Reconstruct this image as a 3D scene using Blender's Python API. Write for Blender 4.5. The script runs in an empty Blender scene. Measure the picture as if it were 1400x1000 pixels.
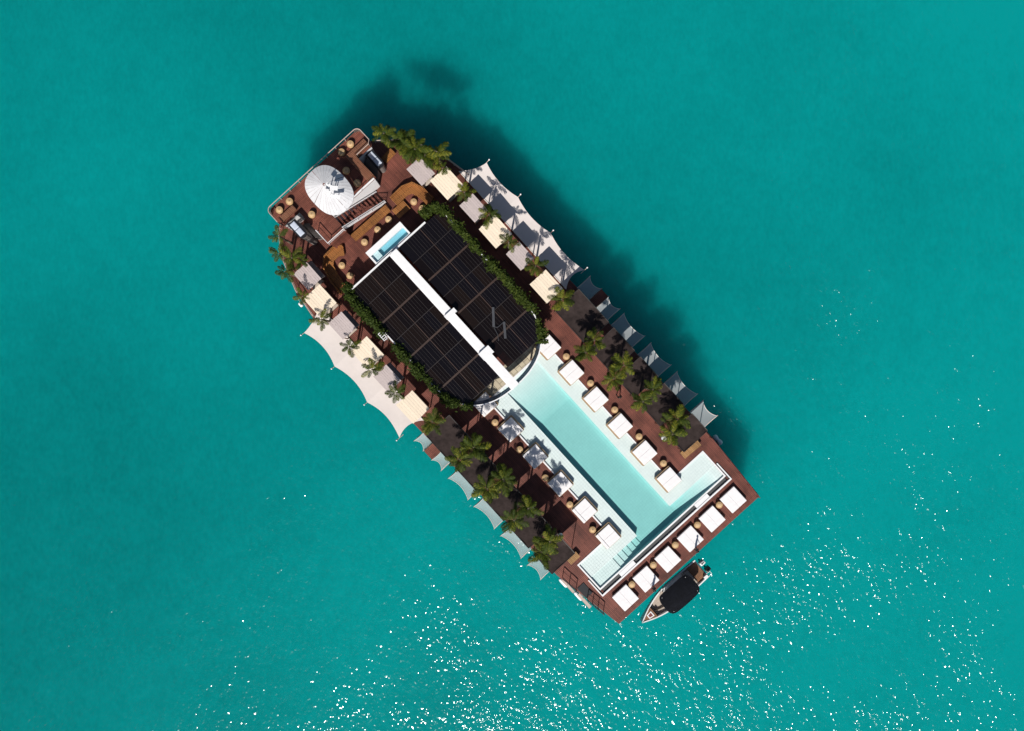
import bpy, bmesh, math, random
from mathutils import Vector, Matrix

sc = bpy.context.scene
C = sc.collection
R = math.radians

# ------------------------------------------------------------------ camera, sky, sun, exposure
CAM_H = 80.0
cam = bpy.data.cameras.new('camera')
cam_o = bpy.data.objects.new('camera', cam)
C.objects.link(cam_o)
cam_o.location = (0, 0, CAM_H)
cam_o.rotation_euler = (0, 0, 0)
cam.sensor_width = 36
cam.lens = 36 * 960 / 1400.0
cam.clip_end = 2000
sc.camera = cam_o

SUN_EL = R(42)
SX, SY = 0.17, 0.985
world = bpy.data.worlds.new('World')
sc.world = world
world.use_nodes = True
wn = world.node_tree.nodes
sky_n = wn.new('ShaderNodeTexSky')
sky_n.sky_type = 'NISHITA'
sky_n.sun_disc = False
sky_n.sun_elevation = SUN_EL
sky_n.sun_rotation = R(189.8)
wn['Background'].inputs['Strength'].default_value = 0.05
world.node_tree.links.new(sky_n.outputs[0], wn['Background'].inputs['Color'])

sun = bpy.data.lights.new('sun', 'SUN')
sun.energy = 5.0
sun.angle = R(0.53)
sun.color = (1.0, 0.955, 0.89)
sun_o = bpy.data.objects.new('sun', sun)
C.objects.link(sun_o)
sun_o.location = (-20, -80, 90)
ldir = Vector((SX * math.cos(SUN_EL), SY * math.cos(SUN_EL), -math.sin(SUN_EL)))
sun_o.rotation_euler = ldir.to_track_quat('-Z', 'Y').to_euler()

sc.view_settings.view_transform = 'Standard'
sc.view_settings.look = 'None'
sc.view_settings.exposure = 0.12
sc.view_settings.gamma = 1
sc.cycles.max_bounces = 8
sc.cycles.transparent_max_bounces = 12
sc.cycles.caustics_reflective = False
sc.cycles.caustics_refractive = False
sc.cycles.use_denoising = True

# ------------------------------------------------------------------ frame of the vessel
A = R(-47.7)                      # u runs to the stern, v to the far (shaded) side
D = 2.4                           # main deck height above the sea
CA, SA = math.cos(A), math.sin(A)

def W(u, v, z=0.0):
    return Vector((u * CA - v * SA, u * SA + v * CA, z))

# ------------------------------------------------------------------ materials
MATS = {}

def nodes_of(m):
    nt = m.node_tree
    return nt, nt.nodes, nt.links

def outer_fresnel(nt, ior):
    """fresnel for a sheet or liquid surface; its inner side does not mirror"""
    f = nt.nodes.new('ShaderNodeFresnel'); f.inputs[0].default_value = ior
    g = nt.nodes.new('ShaderNodeNewGeometry')
    i = nt.nodes.new('ShaderNodeMath'); i.operation = 'SUBTRACT'; i.inputs[0].default_value = 1.0
    nt.links.new(g.outputs['Backfacing'], i.inputs[1])
    m = nt.nodes.new('ShaderNodeMath'); m.operation = 'MULTIPLY'
    nt.links.new(f.outputs[0], m.inputs[0]); nt.links.new(i.outputs[0], m.inputs[1])
    return m.outputs[0]

def mat(name, col, rough=0.6, var=0.12, scale=3.0, bump=0.0, spec=0.4, col2=None, metal=0.0, bscale=None, island=0.0):
    """plain procedural material: two tones mixed by noise, optional relief, optional change per loose piece"""
    m = bpy.data.materials.new(name)
    m.use_nodes = True
    nt, N, L = nodes_of(m)
    b = N['Principled BSDF']
    b.inputs['Roughness'].default_value = rough
    b.inputs['Specular IOR Level'].default_value = spec
    b.inputs['Metallic'].default_value = metal
    tc = N.new('ShaderNodeTexCoord')
    nz = N.new('ShaderNodeTexNoise')
    nz.inputs['Scale'].default_value = scale
    nz.inputs['Detail'].default_value = 5
    nz.inputs['Roughness'].default_value = 0.6
    L.new(tc.outputs['Object'], nz.inputs['Vector'])
    ramp = N.new('ShaderNodeMapRange')
    ramp.inputs[1].default_value = 0.3
    ramp.inputs[2].default_value = 0.7
    L.new(nz.outputs['Fac'], ramp.inputs[0])
    mx = N.new('ShaderNodeMix')
    mx.data_type = 'RGBA'
    c2 = col2 if col2 else tuple(max(0, c * (1 - 2 * var)) for c in col)
    mx.inputs[6].default_value = (*c2, 1)
    mx.inputs[7].default_value = (*col, 1)
    L.new(ramp.outputs[0], mx.inputs[0])
    out = mx.outputs[2]
    if island > 0:
        geo = N.new('ShaderNodeNewGeometry')
        oi = N.new('ShaderNodeObjectInfo')
        ad = N.new('ShaderNodeMath'); ad.operation = 'ADD'
        L.new(geo.outputs['Random Per Island'], ad.inputs[0])
        L.new(oi.outputs['Random'], ad.inputs[1])
        fr = N.new('ShaderNodeMath'); fr.operation = 'FRACT'
        L.new(ad.outputs[0], fr.inputs[0])
        mr = N.new('ShaderNodeMapRange')
        mr.inputs[3].default_value = 1 - island
        mr.inputs[4].default_value = 1 + island
        L.new(fr.outputs[0], mr.inputs[0])
        vm = N.new('ShaderNodeVectorMath'); vm.operation = 'SCALE'
        L.new(out, vm.inputs[0]); L.new(mr.outputs[0], vm.inputs['Scale'])
        out = vm.outputs[0]
    L.new(out, b.inputs['Base Color'])
    if bump > 0:
        bp = N.new('ShaderNodeBump')
        bp.inputs['Strength'].default_value = 1.0
        bp.inputs['Distance'].default_value = bump
        nb = N.new('ShaderNodeTexNoise')
        nb.inputs['Scale'].default_value = bscale or scale * 6
        nb.inputs['Detail'].default_value = 3
        L.new(tc.outputs['Object'], nb.inputs['Vector'])
        L.new(nb.outputs['Fac'], bp.inputs['Height'])
        L.new(bp.outputs[0], b.inputs['Normal'])
    MATS[name] = m
    return m

def plank_mat(name, c1, c2, width=0.16, length=2.6, gap=0.012, rot=0.0, rough=0.55, gapcol=(0.012, 0.006, 0.005), patch=0.35):
    """decking: boards along x, each its own tone, dark joints, broad worn patches"""
    m = bpy.data.materials.new(name)
    m.use_nodes = True
    nt, N, L = nodes_of(m)
    b = N['Principled BSDF']
    b.inputs['Roughness'].default_value = rough
    b.inputs['Specular IOR Level'].default_value = 0.3
    tc = N.new('ShaderNodeTexCoord')
    mp = N.new('ShaderNodeMapping')
    mp.inputs['Rotation'].default_value = (0, 0, rot)
    L.new(tc.outputs['Object'], mp.inputs['Vector'])
    br = N.new('ShaderNodeTexBrick')
    br.inputs['Color1'].default_value = (*c1, 1)
    br.inputs['Color2'].default_value = (*c2, 1)
    br.inputs['Mortar'].default_value = (*gapcol, 1)
    br.inputs['Scale'].default_value = 1
    br.inputs['Mortar Size'].default_value = gap
    br.inputs['Brick Width'].default_value = length
    br.inputs['Row Height'].default_value = width
    br.offset = 0.37
    L.new(mp.outputs[0], br.inputs['Vector'])
    nz = N.new('ShaderNodeTexNoise')
    nz.inputs['Scale'].default_value = 0.5
    nz.inputs['Detail'].default_value = 6
    L.new(tc.outputs['Object'], nz.inputs['Vector'])
    mr = N.new('ShaderNodeMapRange')
    mr.inputs[1].default_value = 0.3; mr.inputs[2].default_value = 0.7
    mr.inputs[3].default_value = 1 - patch; mr.inputs[4].default_value = 1 + patch * 0.6
    L.new(nz.outputs['Fac'], mr.inputs[0])
    vm = N.new('ShaderNodeVectorMath'); vm.operation = 'SCALE'
    L.new(br.outputs['Color'], vm.inputs[0]); L.new(mr.outputs[0], vm.inputs['Scale'])
    L.new(vm.outputs[0], b.inputs['Base Color'])
    bp = N.new('ShaderNodeBump')
    bp.inputs['Distance'].default_value = 0.01
    bp.invert = True
    L.new(br.outputs['Fac'], bp.inputs['Height'])
    L.new(bp.outputs[0], b.inputs['Normal'])
    MATS[name] = m
    return m

plank_mat('deck_wood', (0.205, 0.070, 0.050), (0.150, 0.050, 0.037), patch=0.45)
plank_mat('deck_wood_cross', (0.215, 0.074, 0.050), (0.160, 0.053, 0.037), rot=R(90), patch=0.45)
plank_mat('bench_wood', (0.42, 0.175, 0.050), (0.31, 0.120, 0.034), width=0.13, length=2.0, gap=0.02)
plank_mat('bench_wood_brown', (0.31, 0.14, 0.080), (0.24, 0.100, 0.058), width=0.13, length=2.0, gap=0.02)
plank_mat('bench_wood_pale', (0.46, 0.26, 0.11), (0.38, 0.20, 0.08), width=0.14, length=2.2, gap=0.015)
plank_mat('stone_tiles', (0.52, 0.46, 0.34), (0.44, 0.38, 0.28), width=0.6, length=0.9, gap=0.02, gapcol=(0.12, 0.10, 0.08), patch=0.15)
plank_mat('boat_teak', (0.30, 0.15, 0.08), (0.24, 0.115, 0.06), width=0.09, length=1.5, gap=0.01)
mat('hull_steel', (0.030, 0.032, 0.038), 0.5, 0.2, 0.8)
mat('white_wall', (0.80, 0.79, 0.80), 0.5, 0.05, 1.2)
plank_mat('white_tile', (0.83, 0.84, 0.83), (0.80, 0.81, 0.80), width=0.3, length=0.3, gap=0.006, gapcol=(0.62, 0.66, 0.66), patch=0.04, rough=0.35)
MATS['white_tile'].node_tree.nodes['Brick Texture'].offset = 0.0
mat('white_paint', (0.82, 0.82, 0.83), 0.4, 0.03, 2.0)
mat('rail_beige', (0.52, 0.42, 0.37), 0.45, 0.08, 3)
mat('rail_rust', (0.20, 0.055, 0.045), 0.5, 0.1, 3)
mat('dark_metal', (0.020, 0.020, 0.024), 0.4, 0.1, 3)
mat('gutter_grey', (0.075, 0.077, 0.078), 0.6, 0.15, 3, 0.004)
mat('mattress', (0.83, 0.81, 0.82), 0.85, 0.04, 2.5, 0.022, 0.1, bscale=3)
mat('bed_frame', (0.40, 0.28, 0.17), 0.65, 0.15, 6, 0.005)
mat('rattan', (0.60, 0.39, 0.19), 0.75, 0.22, 18, 0.01)
mat('rattan_light', (0.72, 0.50, 0.28), 0.75, 0.2, 22, 0.01)
mat('cream_board', (0.86, 0.73, 0.57), 0.75, 0.05, 5, 0.003, island=0.05)
mat('taupe_board', (0.53, 0.45, 0.44), 0.8, 0.07, 5, 0.004, island=0.05)
mat('taupe_flap_shade', (0.20, 0.165, 0.155), 0.85, 0.1, 5, 0.004)  # darkened board taupe, shade of the inner roof edge put into the colour
mat('post_wood', (0.16, 0.085, 0.05), 0.7, 0.15, 6)
mat('shade_cloth', (0.052, 0.038, 0.036), 0.9, 0.28, 1.1, 0.05, 0.1, bscale=2.2)
mat('sail_cloth', (0.70, 0.635, 0.605), 0.9, 0.04, 0.6, 0.015, 0.1, bscale=1.5)
mat('rope', (0.70, 0.68, 0.64), 0.8, 0.1, 5)
mat('roof_beam', (0.055, 0.032, 0.025), 0.6, 0.2, 2)
mat('roof_purlin', (0.030, 0.024, 0.024), 0.5, 0.2, 2)
mat('grey_metal', (0.075, 0.078, 0.088), 0.4, 0.15, 2)
mat('umbrella_cloth', (0.66, 0.66, 0.68), 0.85, 0.05, 2, 0.01, 0.1, island=0.06)
mat('trunk', (0.17, 0.135, 0.10), 0.9, 0.25, 6, 0.02)
mat('hood_glass', (0.55, 0.60, 0.70), 0.12, 0.03, 2, 0, 0.8)
mat('grey_panel', (0.20, 0.175, 0.165), 0.6, 0.2, 2)
mat('boat_white', (0.80, 0.80, 0.80), 0.3, 0.03, 2)
mat('boat_cushion', (0.44, 0.37, 0.31), 0.8, 0.1, 4)
mat('boat_canopy', (0.012, 0.014, 0.022), 0.8, 0.2, 2, 0.02, 0.2, bscale=2)
mat('boat_engine', (0.02, 0.02, 0.022), 0.3, 0.1, 3)
mat('skin', (0.36, 0.20, 0.13), 0.6, 0.05, 5)
mat('hair', (0.012, 0.009, 0.008), 0.6, 0.1, 20)
mat('cloth_black', (0.012, 0.012, 0.014), 0.85, 0.1, 8)
mat('cloth_slate', (0.025, 0.035, 0.042), 0.85, 0.1, 8)
mat('cloth_white', (0.75, 0.75, 0.75), 0.85, 0.05, 8)

def foliage_mat(name, c1, c2, c3):
    m = bpy.data.materials.new(name)
    m.use_nodes = True
    nt, N, L = nodes_of(m)
    b = N['Principled BSDF']
    b.inputs['Roughness'].default_value = 0.6
    b.inputs['Specular IOR Level'].default_value = 0.12
    geo = N.new('ShaderNodeNewGeometry')
    oi = N.new('ShaderNodeObjectInfo')
    ad = N.new('ShaderNodeMath'); ad.operation = 'MULTIPLY_ADD'
    ad.inputs[1].default_value = 0.45
    L.new(geo.outputs['Random Per Island'], ad.inputs[0])
    m2 = N.new('ShaderNodeMath'); m2.operation = 'MULTIPLY'; m2.inputs[1].default_value = 0.55
    L.new(oi.outputs['Random'], m2.inputs[0])
    L.new(m2.outputs[0], ad.inputs[2])
    cr = N.new('ShaderNodeValToRGB')
    cr.color_ramp.elements[0].color = (*c1, 1)
    cr.color_ramp.elements[1].color = (*c3, 1)
    e = cr.color_ramp.elements.new(0.55); e.color = (*c2, 1)
    L.new(ad.outputs[0], cr.inputs[0])
    L.new(cr.outputs[0], b.inputs['Base Color'])
    tr = N.new('ShaderNodeBsdfTranslucent')
    L.new(cr.outputs[0], tr.inputs['Color'])
    mx = N.new('ShaderNodeMixShader'); mx.inputs[0].default_value = 0.25
    L.new(b.outputs[0], mx.inputs[1]); L.new(tr.outputs[0], mx.inputs[2])
    L.new(mx.outputs[0], N['Material Output'].inputs['Surface'])
    MATS[name] = m

foliage_mat('palm_leaf', (0.015, 0.029, 0.004), (0.060, 0.085, 0.010), (0.25, 0.23, 0.025))
foliage_mat('hedge_leaf', (0.014, 0.028, 0.005), (0.052, 0.078, 0.012), (0.16, 0.18, 0.035))

def glass_mat(name, tint, gloss_rough=0.05, body=0.0, body_col=(0.02, 0.02, 0.02)):
    m = bpy.data.materials.new(name)
    m.use_nodes = True
    nt, N, L = nodes_of(m)
    N.remove(N['Principled BSDF'])
    t = N.new('ShaderNodeBsdfTransparent'); t.inputs[0].default_value = (*tint, 1)
    df = N.new('ShaderNodeBsdfDiffuse'); df.inputs[0].default_value = (*body_col, 1)
    m0 = N.new('ShaderNodeMixShader'); m0.inputs[0].default_value = body
    L.new(t.outputs[0], m0.inputs[1]); L.new(df.outputs[0], m0.inputs[2])
    g = N.new('ShaderNodeBsdfGlossy'); g.inputs['Roughness'].default_value = gloss_rough
    fo = outer_fresnel(nt, 1.45)
    m1 = N.new('ShaderNodeMixShader')
    L.new(fo, m1.inputs[0]); L.new(m0.outputs[0], m1.inputs[1]); L.new(g.outputs[0], m1.inputs[2])
    L.new(m1.outputs[0], N['Material Output'].inputs['Surface'])
    MATS[name] = m

glass_mat('roof_glass', (0.30, 0.24, 0.25), 0.2, 0.5, (0.012, 0.008, 0.008))
glass_mat('roof_glass_dark', (0.26, 0.22, 0.26), 0.2, 0.62, (0.009, 0.0075, 0.010))
glass_mat('roof_glass_brown', (0.42, 0.32, 0.28), 0.2, 0.45, (0.022, 0.014, 0.011))
glass_mat('edge_glass', (0.30, 0.36, 0.42), 0.08, 0.35, (0.03, 0.035, 0.05))
glass_mat('net_cloth', (0.85, 0.9, 0.9), 0.6, 0.50, (0.50, 0.54, 0.56))

def pool_water(name, absorb, density):
    m = bpy.data.materials.new(name)
    m.use_nodes = True
    nt, N, L = nodes_of(m)
    N.remove(N['Principled BSDF'])
    t = N.new('ShaderNodeBsdfTransparent')
    g = N.new('ShaderNodeBsdfGlossy'); g.inputs['Roughness'].default_value = 0.03
    fo = outer_fresnel(nt, 1.33)
    tc = N.new('ShaderNodeTexCoord')
    nz = N.new('ShaderNodeTexNoise'); nz.inputs['Scale'].default_value = 2.2; nz.inputs['Detail'].default_value = 2
    L.new(tc.outputs['Object'], nz.inputs['Vector'])
    bp = N.new('ShaderNodeBump'); bp.inputs['Distance'].default_value = 0.03
    L.new(nz.outputs['Fac'], bp.inputs['Height'])
    L.new(bp.outputs[0], g.inputs['Normal'])
    m1 = N.new('ShaderNodeMixShader')
    L.new(fo, m1.inputs[0]); L.new(t.outputs[0], m1.inputs[1]); L.new(g.outputs[0], m1.inputs[2])
    L.new(m1.outputs[0], N['Material Output'].inputs['Surface'])
    va = N.new('ShaderNodeVolumeAbsorption')
    va.inputs['Color'].default_value = (*absorb, 1)
    va.inputs['Density'].default_value = density
    L.new(va.outputs[0], N['Material Output'].inputs['Volume'])
    MATS[name] = m

pool_water('pool_water', (0.08, 0.70, 0.69), 0.68)
pool_water('plunge_water', (0.05, 0.66, 0.78), 0.95)

def sea_material():
    # the lit, silty water under the surface
    m = bpy.data.materials.new('sea_depth_water')
    m.use_nodes = True
    nt, N, L = nodes_of(m)
    b = N['Principled BSDF']
    b.subsurface_method = 'BURLEY'
    b.inputs['Specular IOR Level'].default_value = 0.0
    b.inputs['Roughness'].default_value = 1.0
    b.inputs['Subsurface Weight'].default_value = 1.0
    b.inputs['Subsurface Radius'].default_value = (1.0, 1.0, 1.0)
    b.inputs['Subsurface Scale'].default_value = 12.0
    tc = N.new('ShaderNodeTexCoord')
    n1 = N.new('ShaderNodeTexNoise'); n1.inputs['Scale'].default_value = 0.016; n1.inputs['Detail'].default_value = 3
    L.new(tc.outputs['Object'], n1.inputs['Vector'])
    n2 = N.new('ShaderNodeTexNoise'); n2.inputs['Scale'].default_value = 0.45; n2.inputs['Detail'].default_value = 8
    n2.inputs['Roughness'].default_value = 0.72
    L.new(tc.outputs['Object'], n2.inputs['Vector'])
    mu = N.new('ShaderNodeMath'); mu.operation = 'MULTIPLY_ADD'; mu.inputs[1].default_value = 0.32
    # the water colour pales gradually toward +x
    sp = N.new('ShaderNodeSeparateXYZ'); L.new(tc.outputs['Object'], sp.inputs[0])
    gx = N.new('ShaderNodeMath'); gx.operation = 'MULTIPLY_ADD'; gx.inputs[1].default_value = 0.0027
    L.new(sp.outputs[0], gx.inputs[0]); L.new(n1.outputs['Fac'], gx.inputs[2])
    n3 = N.new('ShaderNodeTexNoise'); n3.inputs['Scale'].default_value = 2.6; n3.inputs['Detail'].default_value = 4  # rippling light in the water, put into its colour as fine noise
    mp3 = N.new('ShaderNodeMapping'); mp3.inputs['Scale'].default_value = (1.0, 0.55, 1); mp3.inputs['Rotation'].default_value = (0, 0, 0.6)
    L.new(tc.outputs['Object'], mp3.inputs['Vector']); L.new(mp3.outputs[0], n3.inputs['Vector'])
    g3 = N.new('ShaderNodeMath'); g3.operation = 'MULTIPLY_ADD'; g3.inputs[1].default_value = 0.30
    L.new(n3.outputs['Fac'], g3.inputs[0]); L.new(gx.outputs[0], g3.inputs[2])
    L.new(n2.outputs['Fac'], mu.inputs[0]); L.new(g3.outputs[0], mu.inputs[2])
    cr = N.new('ShaderNodeValToRGB')
    cr.color_ramp.elements[0].position = 0.52
    cr.color_ramp.elements[0].color = (0.0006, 0.150, 0.148, 1)
    cr.color_ramp.elements[1].position = 1.08
    cr.color_ramp.elements[1].color = (0.0010, 0.256, 0.254, 1)
    L.new(mu.outputs[0], cr.inputs[0])
    L.new(cr.outputs[0], b.inputs['Base Color'])
    MATS['sea_depth_water'] = m
    # the surface: clear, with wavelets that catch the sun
    m = bpy.data.materials.new('sea_surface_water')
    m.use_nodes = True
    nt, N, L = nodes_of(m)
    N.remove(N['Principled BSDF'])
    tc = N.new('ShaderNodeTexCoord')
    def noise(scale, detail, sx=1.0, sy=1.0, rot=0.0):
        mp = N.new('ShaderNodeMapping')
        mp.inputs['Scale'].default_value = (sx, sy, 1)
        mp.inputs['Rotation'].default_value = (0, 0, rot)
        L.new(tc.outputs['Object'], mp.inputs['Vector'])
        t = N.new('ShaderNodeTexNoise')
        t.inputs['Scale'].default_value = scale
        t.inputs['Detail'].default_value = detail
        L.new(mp.outputs[0], t.inputs['Vector'])
        return t.outputs['Fac']
    w1 = noise(2.4, 1.0, 1.0, 0.75, 0.3)
    w2 = noise(0.6, 1.0, 1.0, 0.6, 0.6)
    gust = noise(0.07, 4.0, 1.0, 1.0, 0.4)     # patches of rougher water
    gm = N.new('ShaderNodeMapRange')
    gm.inputs[1].default_value = 0.36; gm.inputs[2].default_value = 0.66
    gm.inputs[3].default_value = 0.55; gm.inputs[4].default_value = 1.22
    L.new(gust, gm.inputs[0])
    sx = N.new('ShaderNodeSeparateXYZ'); L.new(tc.outputs['Object'], sx.inputs[0])
    lee = N.new('ShaderNodeMapRange')          # open water to windward (+x) is choppier
    lee.inputs[1].default_value = -40; lee.inputs[2].default_value = 50
    lee.inputs[3].default_value = 0.52; lee.inputs[4].default_value = 1.42
    L.new(sx.outputs[0], lee.inputs[0])
    g2 = N.new('ShaderNodeMath'); g2.operation = 'MULTIPLY'
    L.new(gm.outputs[0], g2.inputs[0]); L.new(lee.outputs[0], g2.inputs[1])
    h1 = N.new('ShaderNodeMath'); h1.operation = 'MULTIPLY'; h1.inputs[1].default_value = 0.215
    L.new(w1, h1.inputs[0])
    h2 = N.new('ShaderNodeMath'); h2.operation = 'MULTIPLY_ADD'; h2.inputs[1].default_value = 0.36
    L.new(w2, h2.inputs[0]); L.new(h1.outputs[0], h2.inputs[2])
    h3 = N.new('ShaderNodeMath'); h3.operation = 'MULTIPLY'
    L.new(h2.outputs[0], h3.inputs[0]); L.new(g2.outputs[0], h3.inputs[1])
    bp = N.new('ShaderNodeBump'); bp.inputs['Strength'].default_value = 1; bp.inputs['Distance'].default_value = 1.0
    L.new(h3.outputs[0], bp.inputs['Height'])
    gl = N.new('ShaderNodeBsdfGlossy'); gl.inputs['Roughness'].default_value = 0.12
    L.new(bp.outputs[0], gl.inputs['Normal'])
    tr = N.new('ShaderNodeBsdfTransparent')
    mx = N.new('ShaderNodeMixShader')
    L.new(outer_fresnel(nt, 1.33), mx.inputs[0]); L.new(tr.outputs[0], mx.inputs[1]); L.new(gl.outputs[0], mx.inputs[2])
    L.new(mx.outputs[0], N['Material Output'].inputs['Surface'])
    MATS['sea_surface_water'] = m

sea_material()

# ------------------------------------------------------------------ mesh helpers
def box(bm, x0, x1, y0, y1, z0, z1):
    v = [bm.verts.new((x, y, z)) for z in (z0, z1) for x, y in ((x0, y0), (x1, y0), (x1, y1), (x0, y1))]
    for f in ((3, 2, 1, 0), (4, 5, 6, 7), (0, 1, 5, 4), (1, 2, 6, 5), (2, 3, 7, 6), (3, 0, 4, 7)):
        bm.faces.new([v[i] for i in f])

def prism(bm, poly, z0, z1, holes=()):
    loops = [poly] + list(holes)
    made = []
    for z in (z0, z1):
        edges = []
        rings = []
        for lp in loops:
            vs = [bm.verts.new((p[0], p[1], z)) for p in lp]
            rings.append(vs)
            for i in range(len(vs)):
                edges.append(bm.edges.new((vs[i], vs[(i + 1) % len(vs)])))
        if len(loops) == 1 and len(poly) <= 4:
            bm.faces.new(rings[0])
        else:
            bmesh.ops.triangle_fill(bm, use_beauty=True, use_dissolve=False, edges=edges)
        made.append(rings)
    for r0, r1 in zip(*made):
        n = len(r0)
        for i in range(n):
            bm.faces.new((r0[i], r0[(i + 1) % n], r1[(i + 1) % n], r1[i]))
    bmesh.ops.recalc_face_normals(bm, faces=bm.faces[:])

def cyl(bm, x, y, z0, z1, r0, r1=None, n=14, cap=True):
    r1 = r0 if r1 is None else r1
    a = [bm.verts.new((x + r0 * math.cos(2 * math.pi * i / n), y + r0 * math.sin(2 * math.pi * i / n), z0)) for i in range(n)]
    b = [bm.verts.new((x + r1 * math.cos(2 * math.pi * i / n), y + r1 * math.sin(2 * math.pi * i / n), z1)) for i in range(n)]
    for i in range(n):
        bm.faces.new((a[i], a[(i + 1) % n], b[(i + 1) % n], b[i]))
    if cap:
        bm.faces.new(a[::-1]); bm.faces.new(b)

def lathe(bm, prof, n=16, x=0, y=0):
    rings = []
    for r, z in prof:
        rings.append([bm.verts.new((x + r * math.cos(2 * math.pi * i / n), y + r * math.sin(2 * math.pi * i / n), z)) for i in range(n)])
    for a, b in zip(rings, rings[1:]):
        for i in range(n):
            bm.faces.new((a[i], a[(i + 1) % n], b[(i + 1) % n], b[i]))
    bm.faces.new(rings[0][::-1]); bm.faces.new(rings[-1])

def tube(bm, pts, r, n=6, r1=None):
    pts = [Vector(p) for p in pts]
    rings = []
    for i, p in enumerate(pts):
        d = (pts[min(i + 1, len(pts) - 1)] - pts[max(i - 1, 0)]).normalized()
        s = d.cross(Vector((0, 0, 1)))
        if s.length < 1e-3:
            s = d.cross(Vector((1, 0, 0)))
        s.normalize()
        t = s.cross(d)
        rr = r if r1 is None else r + (r1 - r) * i / (len(pts) - 1)
        rings.append([bm.verts.new(p + (s * math.cos(2 * math.pi * k / n) + t * math.sin(2 * math.pi * k / n)) * rr) for k in range(n)])
    for a, b in zip(rings, rings[1:]):
        for k in range(n):
            bm.faces.new((a[k], a[(k + 1) % n], b[(k + 1) % n], b[k]))
    bm.faces.new(rings[0][::-1]); bm.faces.new(rings[-1])

def rounded_box(bm, x0, x1, y0, y1, z0, z1, r=0.06, puff=0.0):
    """cushion: rounded corners in plan and a softened, slightly crowned top"""
    n = 4
    def ring(ins, z, rr):
        vs = []
        for cx, cy, a0 in ((x1 - ins - rr, y1 - ins - rr, 0), (x0 + ins + rr, y1 - ins - rr, 90), (x0 + ins + rr, y0 + ins + rr, 180), (x1 - ins - rr, y0 + ins + rr, 270)):
            for k in range(n):
                a = R(a0 + 90 * k / (n - 1))
                vs.append(bm.verts.new((cx + rr * math.cos(a), cy + rr * math.sin(a), z)))
        return vs
    rs = [ring(0.0, z0, r), ring(0.0, z1 - r * 0.6, r), ring(r * 0.35, z1 - r * 0.12, r), ring(r * 1.2, z1 + puff * 0.6, r), ring(r * 3.0, z1 + puff, r)]
    for a, b in zip(rs, rs[1:]):
        for i in range(len(a)):
            bm.faces.new((a[i], a[(i + 1) % len(a)], b[(i + 1) % len(a)], b[i]))
    bm.faces.new(rs[0][::-1]); bm.faces.new(rs[-1])

def ribbon(path, w0, w1):
    """plan outline of a band that follows a path, from offset w0 to w1 on its left"""
    def off(w):
        o = []
        for i, p in enumerate(path):
            a = Vector(path[max(i - 1, 0)]); b = Vector(path[min(i + 1, len(path) - 1)])
            if 0 < i < len(path) - 1:
                d0 = (Vector(p) - a).normalized(); d1 = (b - Vector(p)).normalized()
                n0 = Vector((-d0.y, d0.x)); n1 = Vector((-d1.y, d1.x))
                nn = (n0 + n1); nn = nn / max(nn.length_squared / 2, 1e-6)
            else:
                d = (b - a).normalized(); nn = Vector((-d.y, d.x))
            o.append((p[0] + nn.x * w, p[1] + nn.y * w))
        return o
    return off(w0) + off(w1)[::-1]

def mesh_of(name, bm, m, smooth=False):
    bmesh.ops.recalc_face_normals(bm, faces=bm.faces[:]) if not smooth == 'leaf' else None
    me = bpy.data.meshes.new(name)
    bm.to_mesh(me); bm.free()
    me.materials.append(MATS[m])
    if smooth is True:
        for p in me.polygons:
            p.use_smooth = True
    return me

def obj(name, bm, m, parent=None, smooth=False, kind=None):
    o = bpy.data.objects.new(name, mesh_of(name, bm, m, smooth))
    C.objects.link(o)
    o.parent = parent
    if kind:
        o['kind'] = kind
    return o

def inst(name, me, parent, loc=(0, 0, 0), rot=(0, 0, 0), scale=(1, 1, 1)):
    o = bpy.data.objects.new(name, me)
    C.objects.link(o)
    o.parent = parent
    o.location = loc; o.rotation_euler = rot; o.scale = scale
    return o

def tag(o, label, cat, group=None):
    o['label'] = label; o['category'] = cat
    if group:
        o['group'] = group
    return o

def thing(name, label, cat, u=0, v=0, z=0, rot=0, group=None):
    o = bpy.data.objects.new(name, None)
    C.objects.link(o)
    o.empty_display_size = 0.3
    o.location = W(u, v, z)
    o.rotation_euler = (0, 0, A + rot)
    return tag(o, label, cat, group)

def copy_tree(o, parent=None):
    c = o.copy(); C.objects.link(c); c.parent = parent
    for ch in list(o.children):
        copy_tree(ch, c)
    return c

ORD = ['first', 'second', 'third', 'fourth', 'fifth', 'sixth', 'seventh', 'eighth', 'ninth']
NB = bmesh.new
rnd = random.Random(7)

# ------------------------------------------------------------------ the sea
bm = NB()
G = 900
box(bm, -G, G, -G, G, -60, -3.3)
obj('sea_depth', bm, 'sea_depth_water', kind='structure')
bm = NB()
bm.faces.new([bm.verts.new(p) for p in ((-G, -G, 0), (G, -G, 0), (G, G, 0), (-G, G, 0))])
obj('sea', bm, 'sea_surface_water', None, 'leaf', 'structure')

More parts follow.
